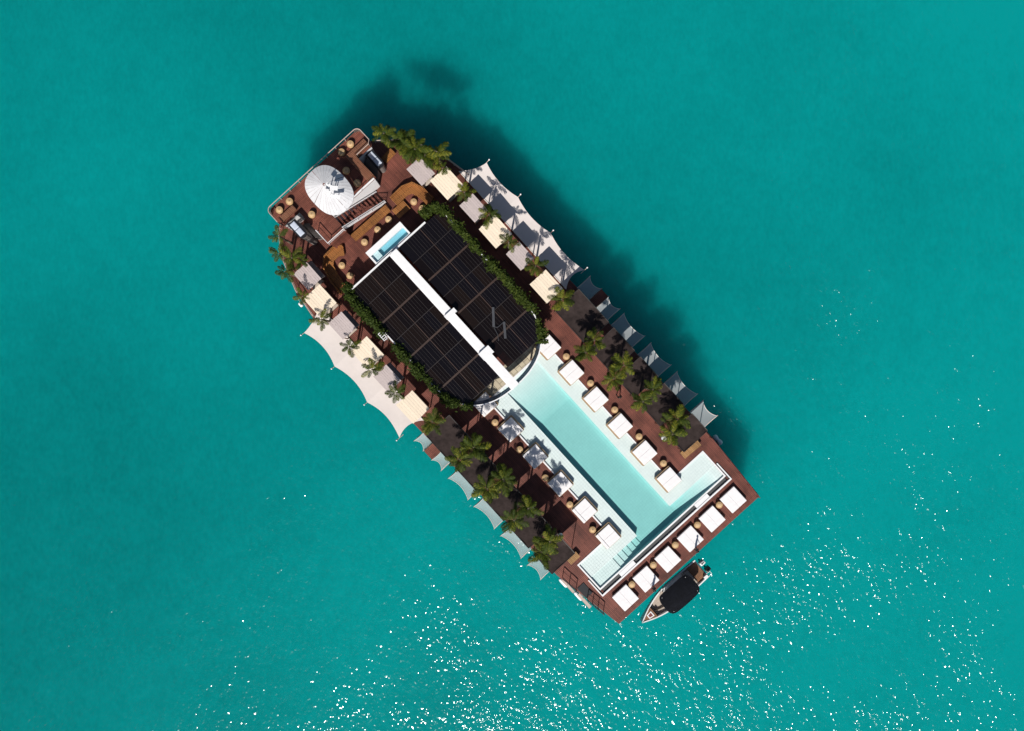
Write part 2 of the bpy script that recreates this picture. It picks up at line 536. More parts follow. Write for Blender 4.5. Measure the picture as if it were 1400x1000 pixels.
# ------------------------------------------------------------------ the vessel: hull, decks, house, stairs, rails
ship = thing('floating_beach_club', 'long floating beach club vessel with red brown timber decks', 'vessel')
HULL = [(29.0, 10.4), (20.5, 10.9), (-2.0, 11.0), (-18.5, 10.7), (-22.6, 9.9), (-26.0, 8.4), (-28.6, 5.4),
        (-29.2, 4.2), (-29.2, -7.6), (-28.6, -8.7), (-26.0, -10.7), (-22.0, -12.1), (-18.5, -12.6), (-2.0, -12.2), (20.5, -11.8), (29.0, -10.4)]
PU0, PL, PRr = 1.25, -4.5, 4.25             # pool: start, left and right sides of the long arm
TU, TL, TR, TE = 21.3, -9.35, 9.1, 24.75    # the cross arm
POOL = [(PU0, PL), (TU, PL), (TU, TL), (TE, TL), (TE, TR), (TU, TR), (TU, PRr), (PU0, PRr)]
POOLHOLE = [(PU0, PL), (TU, PL), (TU, TL), (25.62, TL), (25.62, TR), (TU, TR), (TU, PRr), (PU0, PRr)]
bm = NB(); prism(bm, HULL, -3.5, D - 0.09, [POOLHOLE]); obj('hull', bm, 'hull_steel', ship)
bm = NB(); prism(bm, [(p[0] * 1.001, p[1] * 1.003) for p in HULL], D - 0.085, D, [POOLHOLE]); obj('main_deck', bm, 'deck_wood', ship)
# rubbing strake
bm = NB()
tube(bm, [(p[0] * 1.003, p[1] * 1.007, D - 0.25) for p in HULL + HULL[:1]], 0.09, 6)
obj('rubbing_strake', bm, 'rail_rust', ship)

BZ = 5.6                                      # bow deck height
def rc(cx, cy, r, a0, a1, n=6):
    return [(cx + r * math.cos(R(a0 + (a1 - a0) * i / n)), cy + r * math.sin(R(a0 + (a1 - a0) * i / n))) for i in range(n + 1)]
BOW = rc(-28.9, 4.3, 0.62, 180, 90) + [(-27.6, 4.92)] + [(-27.2, 4.6), (-27.2, 2.75), (-24.4, 2.75), (-24.4, -3.35), (-22.35, -3.35), (-22.35, -5.75),
       (-27.2, -5.75), (-27.2, -7.9), (-27.6, -8.15)] + rc(-28.9, -7.5, 0.62, 270, 180)
bm = NB(); prism(bm, BOW, BZ - 0.14, BZ); obj('bow_deck', bm, 'deck_wood_cross', ship)
HOUSE = [(-29.1, 4.6), (-27.35, 4.6), (-27.35, 2.6), (-24.5, 2.6), (-24.5, -5.6), (-27.35, -5.6), (-27.35, -7.9), (-29.1, -7.9)]
bm = NB(); prism(bm, HOUSE, D, BZ - 0.14); obj('bow_house', bm, 'white_wall', ship)
bm = NB(); box(bm, -24.49, -22.45, -5.6, -3.5, D, BZ - 0.14); obj('landing_wall', bm, 'deck_wood', ship)
# sunlit stair wall, white, along the stairs
bm = NB(); box(bm, -24.52, -24.44, -3.3, 2.55, D, BZ + 0.06); obj('stair_wall', bm, 'white_paint', ship)
NT = 11
for i in range(NT):
    t = (i + 0.5) / NT
    bm = NB()
    vv = -3.3 + 5.0 * t
    zz = BZ - (BZ - D) * (i + 1) / (NT + 1)
    box(bm, -24.2, -22.75, vv - 0.155, vv + 0.13, zz - 0.06, zz)
    obj('stair_tread', bm, 'deck_wood', ship)
for uu in (-24.26, -22.72):
    bm = NB()
    vs = []
    for du in (-0.035, 0.035):
        vs.append([bm.verts.new((uu + du, y, z)) for y, z in ((-3.34, BZ - 0.02), (1.85, D + 0.25), (1.85, D), (1.4, D), (-3.34, BZ - 0.45))])
    bm.faces.new(vs[0]); bm.faces.new(vs[1][::-1])
    for i in range(5):
        bm.faces.new((vs[0][i], vs[0][(i + 1) % 5], vs[1][(i + 1) % 5], vs[1][i]))
    obj('stair_stringer', bm, 'white_wall', ship)

def railing(name, path, h, m, parent, rad=0.035, gap=1.6, mid=True, post=0.028):
    """top rail, middle rail and posts along a path of (u, v, z) points, as one part"""
    bm = NB()
    tube(bm, [(p[0], p[1], p[2] + h) for p in path], rad, 6)
    if mid:
        tube(bm, [(p[0], p[1], p[2] + h * 0.5) for p in path], rad * 0.5, 4)
    for a, b in zip(path, path[1:]):
        a = Vector(a); b = Vector(b)
        k = max(1, int((b - a).length / gap))
        for i in range(k + 1):
            p = a.lerp(b, i / k)
            box(bm, p.x - post, p.x + post, p.y - post, p.y + post, p.z, p.z + h - 0.01)
    return obj(name, bm, m, parent)

def P3(l, z):
    return [(p[0], p[1], z) for p in l]
railing('bow_railing', P3([(-27.45, -8.05)] + rc(-28.85, -7.5, 0.55, 270, 180) + rc(-28.85, 4.3, 0.55, 180, 90) + [(-27.6, 4.85), (-27.28, 4.5), (-27.28, 2.85)], BZ), 0.9, 'rail_beige', ship, 0.045, 1.3, False)
railing('landing_railing', P3([(-24.3, -5.65), (-22.45, -5.65), (-22.45, -3.45)], BZ), 0.95, 'white_wall', ship, 0.05)
railing('stair_railing', [(-22.66, -3.4, BZ), (-22.66, 1.8, D + 0.1)], 0.95, 'white_wall', ship, 0.05)
railing('stair_railing', [(-24.28, -3.3, BZ), (-24.28, 2.5, BZ)], 0.9, 'white_wall', ship, 0.04)
railing('side_railing', P3([(28.9, 10.3), (20.6, 10.8)], D), 0.95, 'rail_rust', ship, 0.035)
railing('bow_side_railing', P3([(-18.7, 10.55), (-22.6, 9.75), (-25.9, 8.25), (-28.3, 5.4)], D), 0.95, 'rail_beige', ship, 0.05)
railing('bow_side_railing', P3([(-18.7, -12.45), (-22.0, -11.95), (-25.9, -10.55), (-28.4, -8.7)], D), 0.95, 'rail_beige', ship, 0.05)
railing('boarding_railing', P3([(21.0, -11.55), (23.0, -11.35)], D), 1.0, 'dark_metal', ship, 0.05, 0.7)
railing('boarding_railing', P3([(24.6, -11.15), (26.9, -10.85)], D), 1.0, 'dark_metal', ship, 0.05, 0.7)
bm = NB()
box(bm, 23.05, 24.55, -11.25, -10.3, D + 0.004, D + 0.06)
obj('boarding_mat', bm, 'dark_metal', ship)
bm = NB()
box(bm, 21.4, 23.3, -12.05, -11.75, D - 0.7, D - 0.55)
box(bm, 23.8, 25.8, -11.85, -11.5, D - 0.7, D - 0.55)
obj('boarding_step', bm, 'rail_beige', ship)

# platforms of brown timber between the outer nets
for s, vi, vo, u0, u1 in ((-1, -12.12, -13.55, 0.42, 1.72), (1, 11.05, 13.0, 0.42, 1.5)):
    bm = NB(); box(bm, u0, u1, min(vi, vo), max(vi, vo), D - 0.16, D + 0.02)
    obj('side_platform', bm, 'deck_wood_cross', ship)
# paving strip under the open end of the big roof
bm = NB()
box(bm, -0.6, PU0 - 0.22, -5.6, 3.6, D + 0.004, D + 0.03)
obj('stone_paving', bm, 'stone_tiles', ship)

# ------------------------------------------------------------------ main pool
pool = thing('swimming_pool', 'long T shaped pool with pale turquoise water and white shallow ledges', 'pool')
WZ = D + 0.03
bm = NB(); box(bm, PU0 - 0.1, 25.6, TL - 0.06, TR + 0.06, D - 1.1, D - 0.78); obj('pool_floor', bm, 'white_tile', pool)
bm = NB(); prism(bm, [(PU0, 2.42), (23.25, 2.42), (23.25, TR), (TU, TR), (TU, PRr), (PU0, PRr)], D - 0.78, D - 0.09); obj('ledge', bm, 'white_tile', pool)
bm = NB(); prism(bm, [(PU0, PL), (TU, PL), (TU, TL), (23.25, TL), (23.25, -2.45), (PU0, -2.45)], D - 0.78, D - 0.09); obj('ledge', bm, 'white_tile', pool)
# sloping shallow head of the long arm and of the far side of the cross arm
bm = NB()
def wedge(bm, pts_low, pts_high, z0, zl, zh):
    lo = [bm.verts.new((*p, z0)) for p in pts_low + pts_high]
    hi = [bm.verts.new((*p, zl)) for p in pts_low] + [bm.verts.new((*p, zh)) for p in pts_high]
    bm.faces.new(lo[::-1]); bm.faces.new(hi)
    for i in range(4):
        bm.faces.new((lo[i], lo[(i + 1) % 4], hi[(i + 1) % 4], hi[i]))
wedge(bm, [(7.0, -2.448), (7.0, 2.418)], [(PU0, 2.418), (PU0, -2.448)], D - 0.78, D - 0.76, D - 0.11)
obj('sloping_floor', bm, 'white_tile', pool)
bm = NB()
wedge(bm, [(TE, 2.6), (23.252, 2.6)], [(23.252, 8.4), (TE, 8.4)], D - 0.78, D - 0.76, D - 0.11)
box(bm, 23.252, TE, 8.4, TR, D - 0.78, D - 0.11)
obj('sloping_floor', bm, 'white_tile', pool)
for i in range(6):
    bm = NB()
    v1 = -2.75 - i * 0.68
    box(bm, 23.254 - 0.0, TE, v1 - 0.676 if i < 5 else TL, v1, D - 0.78, D - 0.68 + i * 0.105)
    obj('step', bm, 'white_tile', pool)
bm = NB()
outer = [(PU0 - 0.2, PL - 0.16), (TU - 0.16, PL - 0.16), (TU - 0.16, TL - 0.16), (TE + 0.17, TL - 0.16), (TE + 0.17, TR + 0.16), (TU - 0.16, TR + 0.16), (TU - 0.16, PRr + 0.16), (PU0 - 0.2, PRr + 0.16)]
prism(bm, outer, D - 0.78, D + 0.07, [POOL])
obj('coping', bm, 'white_paint', pool)
bm = NB()
prism(bm, [(p[0] + (-0.05 if p[0] < 2 else (0.05 if p[0] > 24 else -0.05)), p[1] * 1.006) for p in POOL], D - 0.9, WZ)
obj('pool_surface', bm, 'pool_water', pool)
# overflow gutter along the stern side: dark channel, white outer wall, white bridges
bm = NB(); box(bm, TE + 0.171, 25.42, TL + 0.05, TR - 0.05, D - 0.5, D - 0.06); obj('gutter', bm, 'gutter_grey', pool)
bm = NB()
box(bm, 25.42, 25.6, TL - 0.42, TR + 0.42, D - 0.5, D + 0.16)
obj('outer_wall', bm, 'white_paint', pool)
for s, vv in ((1, TR), (-1, TL)):
    bm = NB()
    a, b = vv + s * 0.30, vv + s * 0.42
    box(bm, 23.2, 25.419, min(a, b), max(a, b), D + 0.004, D + 0.16)
    obj('outer_wall', bm, 'white_paint', pool)
    bm = NB()
    a, b = vv + s * 0.161, vv + s * 0.30
    box(bm, 23.2, 25.419, min(a, b), max(a, b), D + 0.004, D + 0.02)
    obj('gutter', bm, 'gutter_grey', pool)
for v0, v1 in ((4.5, 6.4), (-6.75, -4.6)):
    bm = NB(); box(bm, TE + 0.172, 25.419, v0, v1, D - 0.2, D + 0.1); obj('gutter_bridge', bm, 'white_paint', pool)

# small plunge pool at the head of the big roof
plunge = thing('plunge_pool', 'small raised plunge pool with white rim at the head of the dark roof', 'pool', -18.65, -1.0, D)
PH = 2.35
bm = NB()
prism(bm, [(-0.85, -2.5), (0.88, -2.5), (0.88, 2.5), (-0.85, 2.5)], 0.0, PH - 0.75); obj('tank', bm, 'white_wall', plunge)
bm = NB()
prism(bm, [(-0.85, -2.5), (0.88, -2.5), (0.88, 2.5), (-0.85, 2.5)], PH - 0.75, PH, [[(-0.2, -2.3), (0.76, -2.3), (0.76, 2.3), (-0.2, 2.3)]]); obj('rim', bm, 'white_paint', plunge)
bm = NB(); box(bm, -0.19, 0.75, -2.29, -1.35, PH - 0.749, PH - 0.3); obj('step', bm, 'white_tile', plunge)
bm = NB(); box(bm, -0.22, 0.78, -2.32, 2.32, PH - 0.8, PH - 0.09); obj('plunge_surface', bm, 'plunge_water', plunge)

# ------------------------------------------------------------------ the big dark roof
RZ = 4.8
RV = -1.05
def rhalf(u):
    if u <= -4.5:
        return 6.65
    t = min(1, (u + 4.5) / 6.4)
    return 6.65 * max(0.0, 1 - t ** 2.4) ** (1 / 2.4)
roof = thing('pavilion_roof', 'large dark glazed pavilion roof with white ridge beam and rounded end', 'roof')
US = [-17.5, -15.15, -12.7, -10.35, -8.0, -5.65, -3.3, -0.15]
VS = [0.55, 1.56, 2.57, 3.58, 4.59, 5.6, 6.62]
for s in (-1, 1):
    for i in range(len(US) - 1):
        for j in range(len(VS) - 1):
            u0, u1 = US[i] + 0.025, US[i + 1] - 0.025
            v0, v1 = VS[j] + 0.02, VS[j + 1] - 0.02
            pts = []
            n = 1 if u1 <= -4.5 else 8
            for k in range(n + 1):
                uu = u0 + (u1 - u0) * k / n
                lim = min(v1, rhalf(uu) - 0.06)
                if lim <= v0 + 0.02:
                    break
                pts.append((uu, lim))
            if len(pts) < 2:
                continue
            poly = [(u0, v0)] + [(pts[-1][0], v0)] + pts[::-1]
            poly = [(p[0], RV + s * p[1]) for p in poly]
            bm = NB()
            dz = (6.62 - (v0 + v1) / 2) * 0.03 + rnd.uniform(-0.004, 0.004)
            prism(bm, poly, RZ - 0.03 + dz, RZ + dz)
            obj('roof_panel', bm, rnd.choice(('roof_glass', 'roof_glass', 'roof_glass_dark', 'roof_glass_dark', 'roof_glass_brown')), roof)
# beams and purlins
for i, u in enumerate(US[1:]):
    for s in (-1, 1):
        h = rhalf(u) - 0.05
        bm = NB()
        w = 0.10 if i % 2 == 1 else 0.035
        a, b = RV + s * 0.5, RV + s * h
        z0, z1 = RZ + 0.185, RZ + 0.01
        vs = []
        for du in (-w, w):
            for (vv, zz) in ((a, z0), (b, z1)):
                vs.append(bm.verts.new((u + du, vv, zz + 0.05))); vs.append(bm.verts.new((u + du, vv, zz - 0.12)))
        for f in ((0, 2, 3, 1), (4, 5, 7, 6), (0, 4, 6, 2), (1, 3, 7, 5), (0, 1, 5, 4), (2, 6, 7, 3)):
            bm.faces.new([vs[k] for k in f])
        obj('cross_beam' if i % 2 == 1 else 'glazing_bar', bm, 'roof_beam' if i % 2 == 1 else 'roof_purlin', roof)
for s in (-1, 1):
    for j, v in enumerate(VS[1:-1]):
        u_end = -0.15
        bm = NB()
        zz = RZ + (6.62 - v) * 0.03
        w = 0.04 if j == 2 else 0.02
        box(bm, -17.5, u_end, RV + s * v - w, RV + s * v + w, zz - 0.1, zz + 0.035)
        obj('purlin', bm, 'roof_beam' if j == 2 else 'roof_purlin', roof)
        for dv in ((0.34, 0.68) if j != 2 else (0.2, 0.5)):
            ue = u_end
            while rhalf(ue) < v + dv + 0.1:
                ue -= 0.1
            bm = NB()
            zz = RZ + (6.62 - v - dv) * 0.03
            box(bm, -17.45, ue, RV + s * (v + dv) - 0.012, RV + s * (v + dv) + 0.012, zz - 0.06, zz + 0.02)
            obj('glazing_bar', bm, 'roof_purlin', roof)
bm = NB(); box(bm, -17.66, -17.48, RV - 6.3, RV + 4.5, RZ - 0.15, RZ + 0.22); obj('front_fascia', bm, 'white_paint', roof)
def rim_path(u_from, side, off=0.0, n=22):
    p = []
    for k in range(n + 1):
        th = k / n * math.pi / 2
        uu = -4.5 + 6.4 * math.sin(th) ** (2 / 2.4)
        vv = 6.65 * math.cos(th) ** (2 / 2.4)
        nrm = Vector((math.sin(th), math.cos(th)))
        p.append((uu + nrm.x * off, RV + side * (vv + nrm.y * off)))
    return [(u_from, RV + side * (6.65 + off))] + p
for s in (-1, 1):
    pth = rim_path(-17.5, s)
    bm = NB()
    prism(bm, ribbon(pth, -0.06, 0.06), RZ - 0.14, RZ + 0.1)
    obj('eave_rim', bm, 'white_paint', roof)
    cur = [q for q in pth if q[0] > -0.3]
    bm = NB()
    prism(bm, ribbon(cur, 0.07, 0.5) if s > 0 and False else ribbon(cur, (-0.07 if s > 0 else 0.07), (-0.45 if s > 0 else 0.45)), RZ - 0.06, RZ)
    obj('eave_glass', bm, 'edge_glass', roof)
bm = NB(); box(bm, -17.48, 1.95, RV - 0.50, RV + 0.30, RZ + 0.1, RZ + 0.55); obj('ridge_beam', bm, 'white_paint', roof)
bm = NB(); box(bm, -17.48, 1.9, RV - 0.74, RV - 0.501, RZ + 0.06, RZ + 0.38); obj('ridge_ledge', bm, 'white_wall', roof)
for ub in (-3.3, -8.7):
    bm = NB(); box(bm, ub, ub + (0.95 if ub > -5 else 0.5), RV - 0.78, RV + 0.62, RZ + 0.2, RZ + 0.86); obj('ridge_box', bm, 'white_paint', roof)
# bent grey frame lying on the far slope
bm = NB()
for a, b in (((-5.97, 2.7), (-4.37, 1.34)), ((-4.03, 2.51), (-2.6, 1.42))):
    d = (Vector(b) - Vector(a)).normalized(); nn = Vector((-d.y, d.x)) * 0.13
    prism(bm, [(a[0] + nn.x, a[1] + nn.y), (b[0] + nn.x, b[1] + nn.y), (b[0] - nn.x, b[1] - nn.y), (a[0] - nn.x, a[1] - nn.y)], RZ + 0.2, RZ + 0.27)
tube(bm, [(-4.37, 1.34, RZ + 0.23), (-4.05, 1.6, RZ + 0.25), (-4.03, 2.4, RZ + 0.23)], 0.035, 5)
tube(bm, [(-4.37, 1.34, RZ + 0.23), (-3.5, 1.1, RZ + 0.25), (-2.9, 0.7, RZ + 0.26)], 0.03, 5)
obj('bent_frame', bm, 'grey_metal', roof)
for (u, v) in ((-17.2, -7.4), (-17.2, 5.3), (-12.7, -7.4), (-12.7, 5.3), (-8.0, -7.4), (-8.0, 5.3), (-3.6, -7.2), (-3.6, 5.1), (0.9, -4.0), (0.9, 2.0)):
    bm = NB(); cyl(bm, u, v, D, RZ - 0.08, 0.11); obj('column', bm, 'post_wood', roof)

# ------------------------------------------------------------------ hedges along the roof
def hedge(name, label, path, n, width):
    t = thing(name, label, 'hedge')
    bm = NB()
    prism(bm, ribbon(path, -width * 0.12, width * 0.12), D, D + 2.2)
    obj('planter_wall', bm, 'post_wood', t)
    bm = NB()
    seg = []
    tot = 0
    for a, b in zip(path, path[1:]):
        l = (Vector(b) - Vector(a)).length
        seg.append((tot, l, a, b)); tot += l
    clumps = [(rnd.uniform(0, tot), rnd.gauss(0, width * 0.3), rnd.uniform(0.25, 0.65), rnd.uniform(-0.1, 0.35)) for _ in range(int(tot * 3.2))]
    for _ in range(n):
        c = rnd.choice(clumps)
        d = min(max(c[0] + rnd.gauss(0, c[2] * 0.6), 0), tot - 0.01)
        for t0, l, a, b in seg:
            if t0 <= d <= t0 + l:
                break
        f = (d - t0) / l
        dr = (Vector(b) - Vector(a)).normalized()
        nn = Vector((-dr.y, dr.x))
        off = c[1] + rnd.gauss(0, c[2] * 0.45)
        p = Vector(a).lerp(Vector(b), f) + nn * off
        z = D + 2.55 + c[3] + rnd.uniform(-0.3, 0.25) - abs(off) * 0.5
        s = rnd.uniform(0.06, 0.15)
        e1 = Vector((rnd.gauss(0, 1), rnd.gauss(0, 1), rnd.gauss(0, 0.5))).normalized()
        e2 = e1.cross(Vector((rnd.gauss(0, 0.5), rnd.gauss(0, 0.5), 1))).normalized()
        c0 = Vector((p.x, p.y, z))
        vs = [bm.verts.new(c0 - e1 * s * 1.5), bm.verts.new(c0 + e2 * s * 0.6), bm.verts.new(c0 + e1 * s * 1.5), bm.verts.new(c0 - e2 * s * 0.6)]
        bm.faces.new(vs)
    obj('foliage', bm, 'hedge_leaf', t, 'leaf')
    return t
def hpath(side, u_from, u_to, off):
    return [q for q in rim_path(u_from, side, off) if q[0] <= u_to]
hedge('climbing_hedge', 'green hedge trimming the sunny lower left edge of the dark pavilion roof', [(-18.2, -6.9)] + hpath(-1, -17.6, 0.6, 0.15), 8500, 0.50)
hedge('climbing_hedge', 'green hedge trimming the upper right edge of the dark pavilion roof', [(-18.3, 3.7), (-18.3, 5.0)] + hpath(1, -17.8, 0.4, 0.06), 8500, 0.44)

# ------------------------------------------------------------------ daybeds and stools
def cushion_mesh(name, x0, x1, y0, y1, z0, z1, r=0.035, puff=0.004):
    bm = NB(); rounded_box(bm, x0, x1, y0, y1, z0, z1, r, puff)
    return mesh_of(name, bm, 'mattress', False)

def make_daybed(kind):
    """0: far pool side, 1: sunny pool side with bolster at the deck side, 2: stern without visible frame"""
    t = thing('daybed', 'x', 'daybed')
    h = 1.09
    if kind < 2:
        bm = NB()
        prism(bm, rc(h - 0.15, h - 0.15, 0.15, 0, 90, 4) + rc(-h + 0.15, h - 0.15, 0.15, 90, 180, 4) + rc(-h + 0.15, -h + 0.15, 0.15, 180, 270, 4) + rc(h - 0.15, -h + 0.15, 0.15, 270, 360, 4), 0.0, 0.3)
        obj('frame', bm, 'bed_frame', t)
        ou = 0.05
        ov = 0.07 if kind == 0 else -0.07
    else:
        bm = NB()
        box(bm, -1.0, 1.0, -1.0, 1.0, 0.0, 0.2)
        obj('frame', bm, 'bed_frame', t)
        ou = ov = 0.0
    z0, z1 = (0.302, 0.46) if kind < 2 else (0.202, 0.42)
    q = 0.98 if kind < 2 else 1.05
    if kind == 0:
        inst('cushion', cushion_mesh('cushion', -q + ou, 0.0 + ou - 0.004, -q + ov, q + ov, z0, z1), t)
        inst('cushion', cushion_mesh('cushion', 0.004 + ou, q + ou, -q + ov, q + ov, z0, z1), t)
    elif kind == 1:
        inst('cushion', cushion_mesh('cushion', -q + ou, ou - 0.004, -q + 0.34 + ov, q + ov, z0, z1), t)
        inst('cushion', cushion_mesh('cushion', ou + 0.004, q + ou, -q + 0.34 + ov, q + ov, z0, z1), t)
        inst('bolster', cushion_mesh('bolster', -q + ou, q + ou, -q + ov, -q + 0.325 + ov, z0, z1 + 0.05), t)
    else:
        inst('cushion', cushion_mesh('cushion', -q, q, -q, -0.004, z0, z1), t)
        inst('cushion', cushion_mesh('cushion', -q, q, 0.004, q, z0, z1), t)
    return t

protos = [make_daybed(k) for k in range(3)]
used = [False] * 3
def place(kind, u, v, label, group):
    if not used[kind]:
        o = protos[kind]; used[kind] = True
    else:
        o = copy_tree(protos[kind])
    o.location = W(u, v, D if kind == 2 else D + 0.075)
    o.rotation_euler = (0, 0, A + R(rnd.uniform(-0.8, 0.8)))
    tag(o, label, 'daybed', group)
UR = [1.15, 4.92, 8.89, 12.85, 16.85, 20.83]
for i, u in enumerate(UR):
    place(0, u, 4.28, '%s white daybed from the dark roof along the upper right pool ledge' % ORD[i].capitalize(), 'daybeds on the upper right pool ledge')
UL = [1.1, 5.05, 9.05, 13.15, 17.1, 20.95]
for i, u in enumerate(UL):
    place(1, u, -4.78 if i else -5.0, '%s white daybed from the dark roof along the lower left pool ledge' % ORD[i].capitalize(), 'daybeds on the lower left pool ledge')
VSB = [8.05, 4.92, 1.68, -1.67, -4.91, -7.97]
for i, v in enumerate(VSB):
    place(2, 27.3, v, '%s white daybed along the stern edge, counted from the right hand corner' % ORD[i].capitalize(), 'daybeds along the stern edge')

bm = NB(); lathe(bm, [(0.29, 0.0), (0.33, 0.04), (0.37, 0.2), (0.38, 0.36), (0.36, 0.41), (0.30, 0.425), (0.27, 0.40)], 18); ST_BODY = mesh_of('stool_body', bm, 'rattan', True)
bm = NB(); lathe(bm, [(0.25, 0.33), (0.262, 0.405), (0.2, 0.435), (0.02, 0.445)], 16); ST_SEAT = mesh_of('stool_seat', bm, 'rattan_light', True)
bm = NB(); lathe(bm, [(0.09, 0.44), (0.10, 0.46), (0.06, 0.47), (0.01, 0.47)], 12); ST_KNOB = mesh_of('stool_center', bm, 'rattan', True)
def stool(u, v, label, group, z=D, s=1.0, knob=True):
    t = thing('rattan_stool', label, 'stool', u, v, z, rnd.uniform(0, 3), group)
    inst('body', ST_BODY, t, scale=(s, s, s)); inst('seat', ST_SEAT, t, scale=(s, s, s))
    if knob:
        inst('center_button', ST_KNOB, t, scale=(s, s, s))
for i, u in enumerate((3.29, 7.25, 11.21, 15.19, 19.17)):
    stool(u, 5.08, '%s round rattan side stool from the roof along the upper right pool daybeds' % ORD[i].capitalize(), 'stools on the upper right pool side')
for i, u in enumerate((3.39, 7.4, 11.6, 15.6, 19.33)):
    stool(u, -5.6, '%s round rattan side stool from the roof along the lower left pool daybeds' % ORD[i].capitalize(), 'stools on the lower left pool side')
for i, v in enumerate((6.55, 3.29, 0.0, -3.27, -6.46)):
    stool(26.7, v, '%s round rattan side table of the stern row, counted from the right hand corner' % ORD[i].capitalize(), 'side tables along the stern edge', s=1.0, knob=False)

# ------------------------------------------------------------------ lounge on the main deck behind the bow
def bench(name, label, path, w, m, h=0.45, back=None, z=D, cat='bench', backm=None):
    t = thing(name, label, cat)
    bm = NB(); prism(bm, ribbon(path, -w / 2, w / 2), z + 0.3, z + h); obj('seat', bm, m, t)
    bm = NB(); prism(bm, ribbon(path, -w / 2 + 0.1, w / 2 - 0.1), z, z + 0.3); obj('base', bm, 'post_wood', t)
    if back:
        a, b = (w / 2 + 0.004, w / 2 + 0.16) if back > 0 else (-w / 2 - 0.16, -w / 2 - 0.004)
        bm = NB(); prism(bm, ribbon(path, a, b), z, z + 0.8); obj('backrest', bm, backm or m, t)
    return t
LB = [(-21.75, -5.2), (-22.2, -5.9), (-22.15, -6.9), (-21.6, -7.55), (-20.2, -7.9), (-18.4, -8.1)]
bench('curved_bench', 'curved orange timber bench on the lower left of the bow lounge', LB, 0.95, 'bench_wood', back=-1)
RB = [(-22.0, 2.5), (-22.05, 4.2), (-21.75, 4.95), (-20.9, 5.3), (-19.3, 5.45)]
bench('curved_bench', 'curved orange timber bench on the upper right of the bow lounge', RB, 0.95, 'bench_wood', back=1)
bench('long_bench', 'straight orange timber bench running along the foot of the stairs', [(-22.1, -3.5), (-22.0, 1.6)], 0.9, 'bench_wood', back=None)
bench('low_platform', 'low striped timber platform between the two straight benches of the bow lounge', [(-20.9, 1.7), (-20.9, 3.4)], 1.2, 'bench_wood', h=0.34, cat='platform')
bench('box_bench', 'short orange timber bench beside the palms at the upper right of the bow', [(-26.15, 4.75), (-26.25, 6.2)], 0.8, 'bench_wood')
for i, (u, v) in enumerate(((-20.75, -6.44), (-19.32, -6.54), (-20.97, -2.87), (-21.01, -0.88), (-21.03, 0.77), (-20.6, 4.13), (-19.43, 4.32))):
    lab = ['Rattan stool inside the bend of the lower left curved bench', 'Rattan stool at the roof end of the lower left curved bench',
           'Rattan stool before the straight bench, nearest the lower left end', 'Middle rattan stool before the straight bench',
           'Rattan stool before the straight bench, nearest the upper right end', 'Rattan stool inside the bend of the upper right curved bench',
           'Rattan stool by the hedge corner near the upper right curved bench'][i]
    stool(u, v, lab, 'stools of the bow lounge')
# timber benches near the stern corners
bench('box_bench', 'pale timber bench beside the last dark canopy near the upper right pool end', [(19.95, 7.2), (20.05, 9.55)], 0.85, 'bench_wood_pale')
bench('box_bench', 'pale timber bench beside the last dark canopy near the lower left pool end', [(20.2, -9.95), (20.2, -8.6)], 0.75, 'bench_wood_pale')

# ------------------------------------------------------------------ bow deck: benches, stools, umbrella, hoods
bench('corner_bench', 'brown timber corner bench around the right hand notch of the raised bow deck', [(-27.85, 4.5), (-27.8, 2.2), (-25.9, 2.15), (-24.6, 2.2)], 0.7, 'bench_wood_brown', z=BZ, back=1, backm='bench_wood_brown')
bench('short_bench', 'short brown timber bench beside the left hand notch of the raised bow deck', [(-27.75, -5.7), (-27.75, -7.7)], 0.65, 'bench_wood_brown', z=BZ)
for i, (u, v) in enumerate(((-28.75, 3.11), (-28.75, 1.85), (-28.6, -5.71), (-28.65, -7.1), (-25.23, 0.88), (-26.98, 0.91), (-26.0, -4.9))):
    lab = ['Rattan stool on the raised bow deck, nearest its upper right corner', 'Rattan stool beside the corner stool at the right of the bow railing',
           'Rattan stool on the bow deck, second from its lower left corner', 'Rattan stool in the lower left corner of the bow deck',
           'Rattan stool between the umbrella and the stair wall', 'Rattan stool in the deep shadow of the round umbrella', 'Rattan stool at the left side of the umbrella'][i]
    stool(u, v, lab, 'stools on the raised bow deck', BZ, 1.03)

um = thing('oval_umbrella', 'large oval ribbed off white umbrella shading the raised bow deck', 'umbrella', -25.86, -1.75, BZ)
NP = 32
def upt(k, f):
    th = 2 * math.pi * k / NP
    ru, rv = 2.65, 2.05
    c, s = math.cos(th), math.sin(th)
    x = ru * abs(c) ** 0.8 * (1 if c >= 0 else -1)
    y = rv * abs(s) ** 0.8 * (1 if s >= 0 else -1)
    cu = -0.55 * (1 - f)          # apex sits toward the bow
    return x * f + cu, y * f, 2.55 + 0.75 * (1 - f) ** 0.85
for k in range(NP):
    bm = NB()
    ring = []
    for f in (0.06, 0.35, 0.68, 1.0):
        a = upt(k + 0.02, f); m_ = upt(k + 0.5, f); b = upt(k + 0.98, f)
        ring.append([bm.verts.new(a), bm.verts.new((m_[0], m_[1], m_[2] - 0.008 * f)), bm.verts.new(b)])
    for r0, r1 in zip(ring, ring[1:]):
        for q in range(2):
            bm.faces.new((r0[q], r0[q + 1], r1[q + 1], r1[q]))
    lo = [bm.verts.new((v.co.x, v.co.y, v.co.z - 0.12)) for v in ring[-1]]
    for q in range(2):
        bm.faces.new((ring[-1][q], ring[-1][q + 1], lo[q + 1], lo[q]))
    obj('canopy_panel', bm, 'umbrella_cloth', um)
bm = NB(); cyl(bm, -0.5, 0, 0, 3.2, 0.07); obj('pole', bm, 'white_paint', um)
bm = NB(); cyl(bm, -0.5, 0, 0, 0.16, 0.5, 0.42, 18); obj('base', bm, 'grey_metal', um)
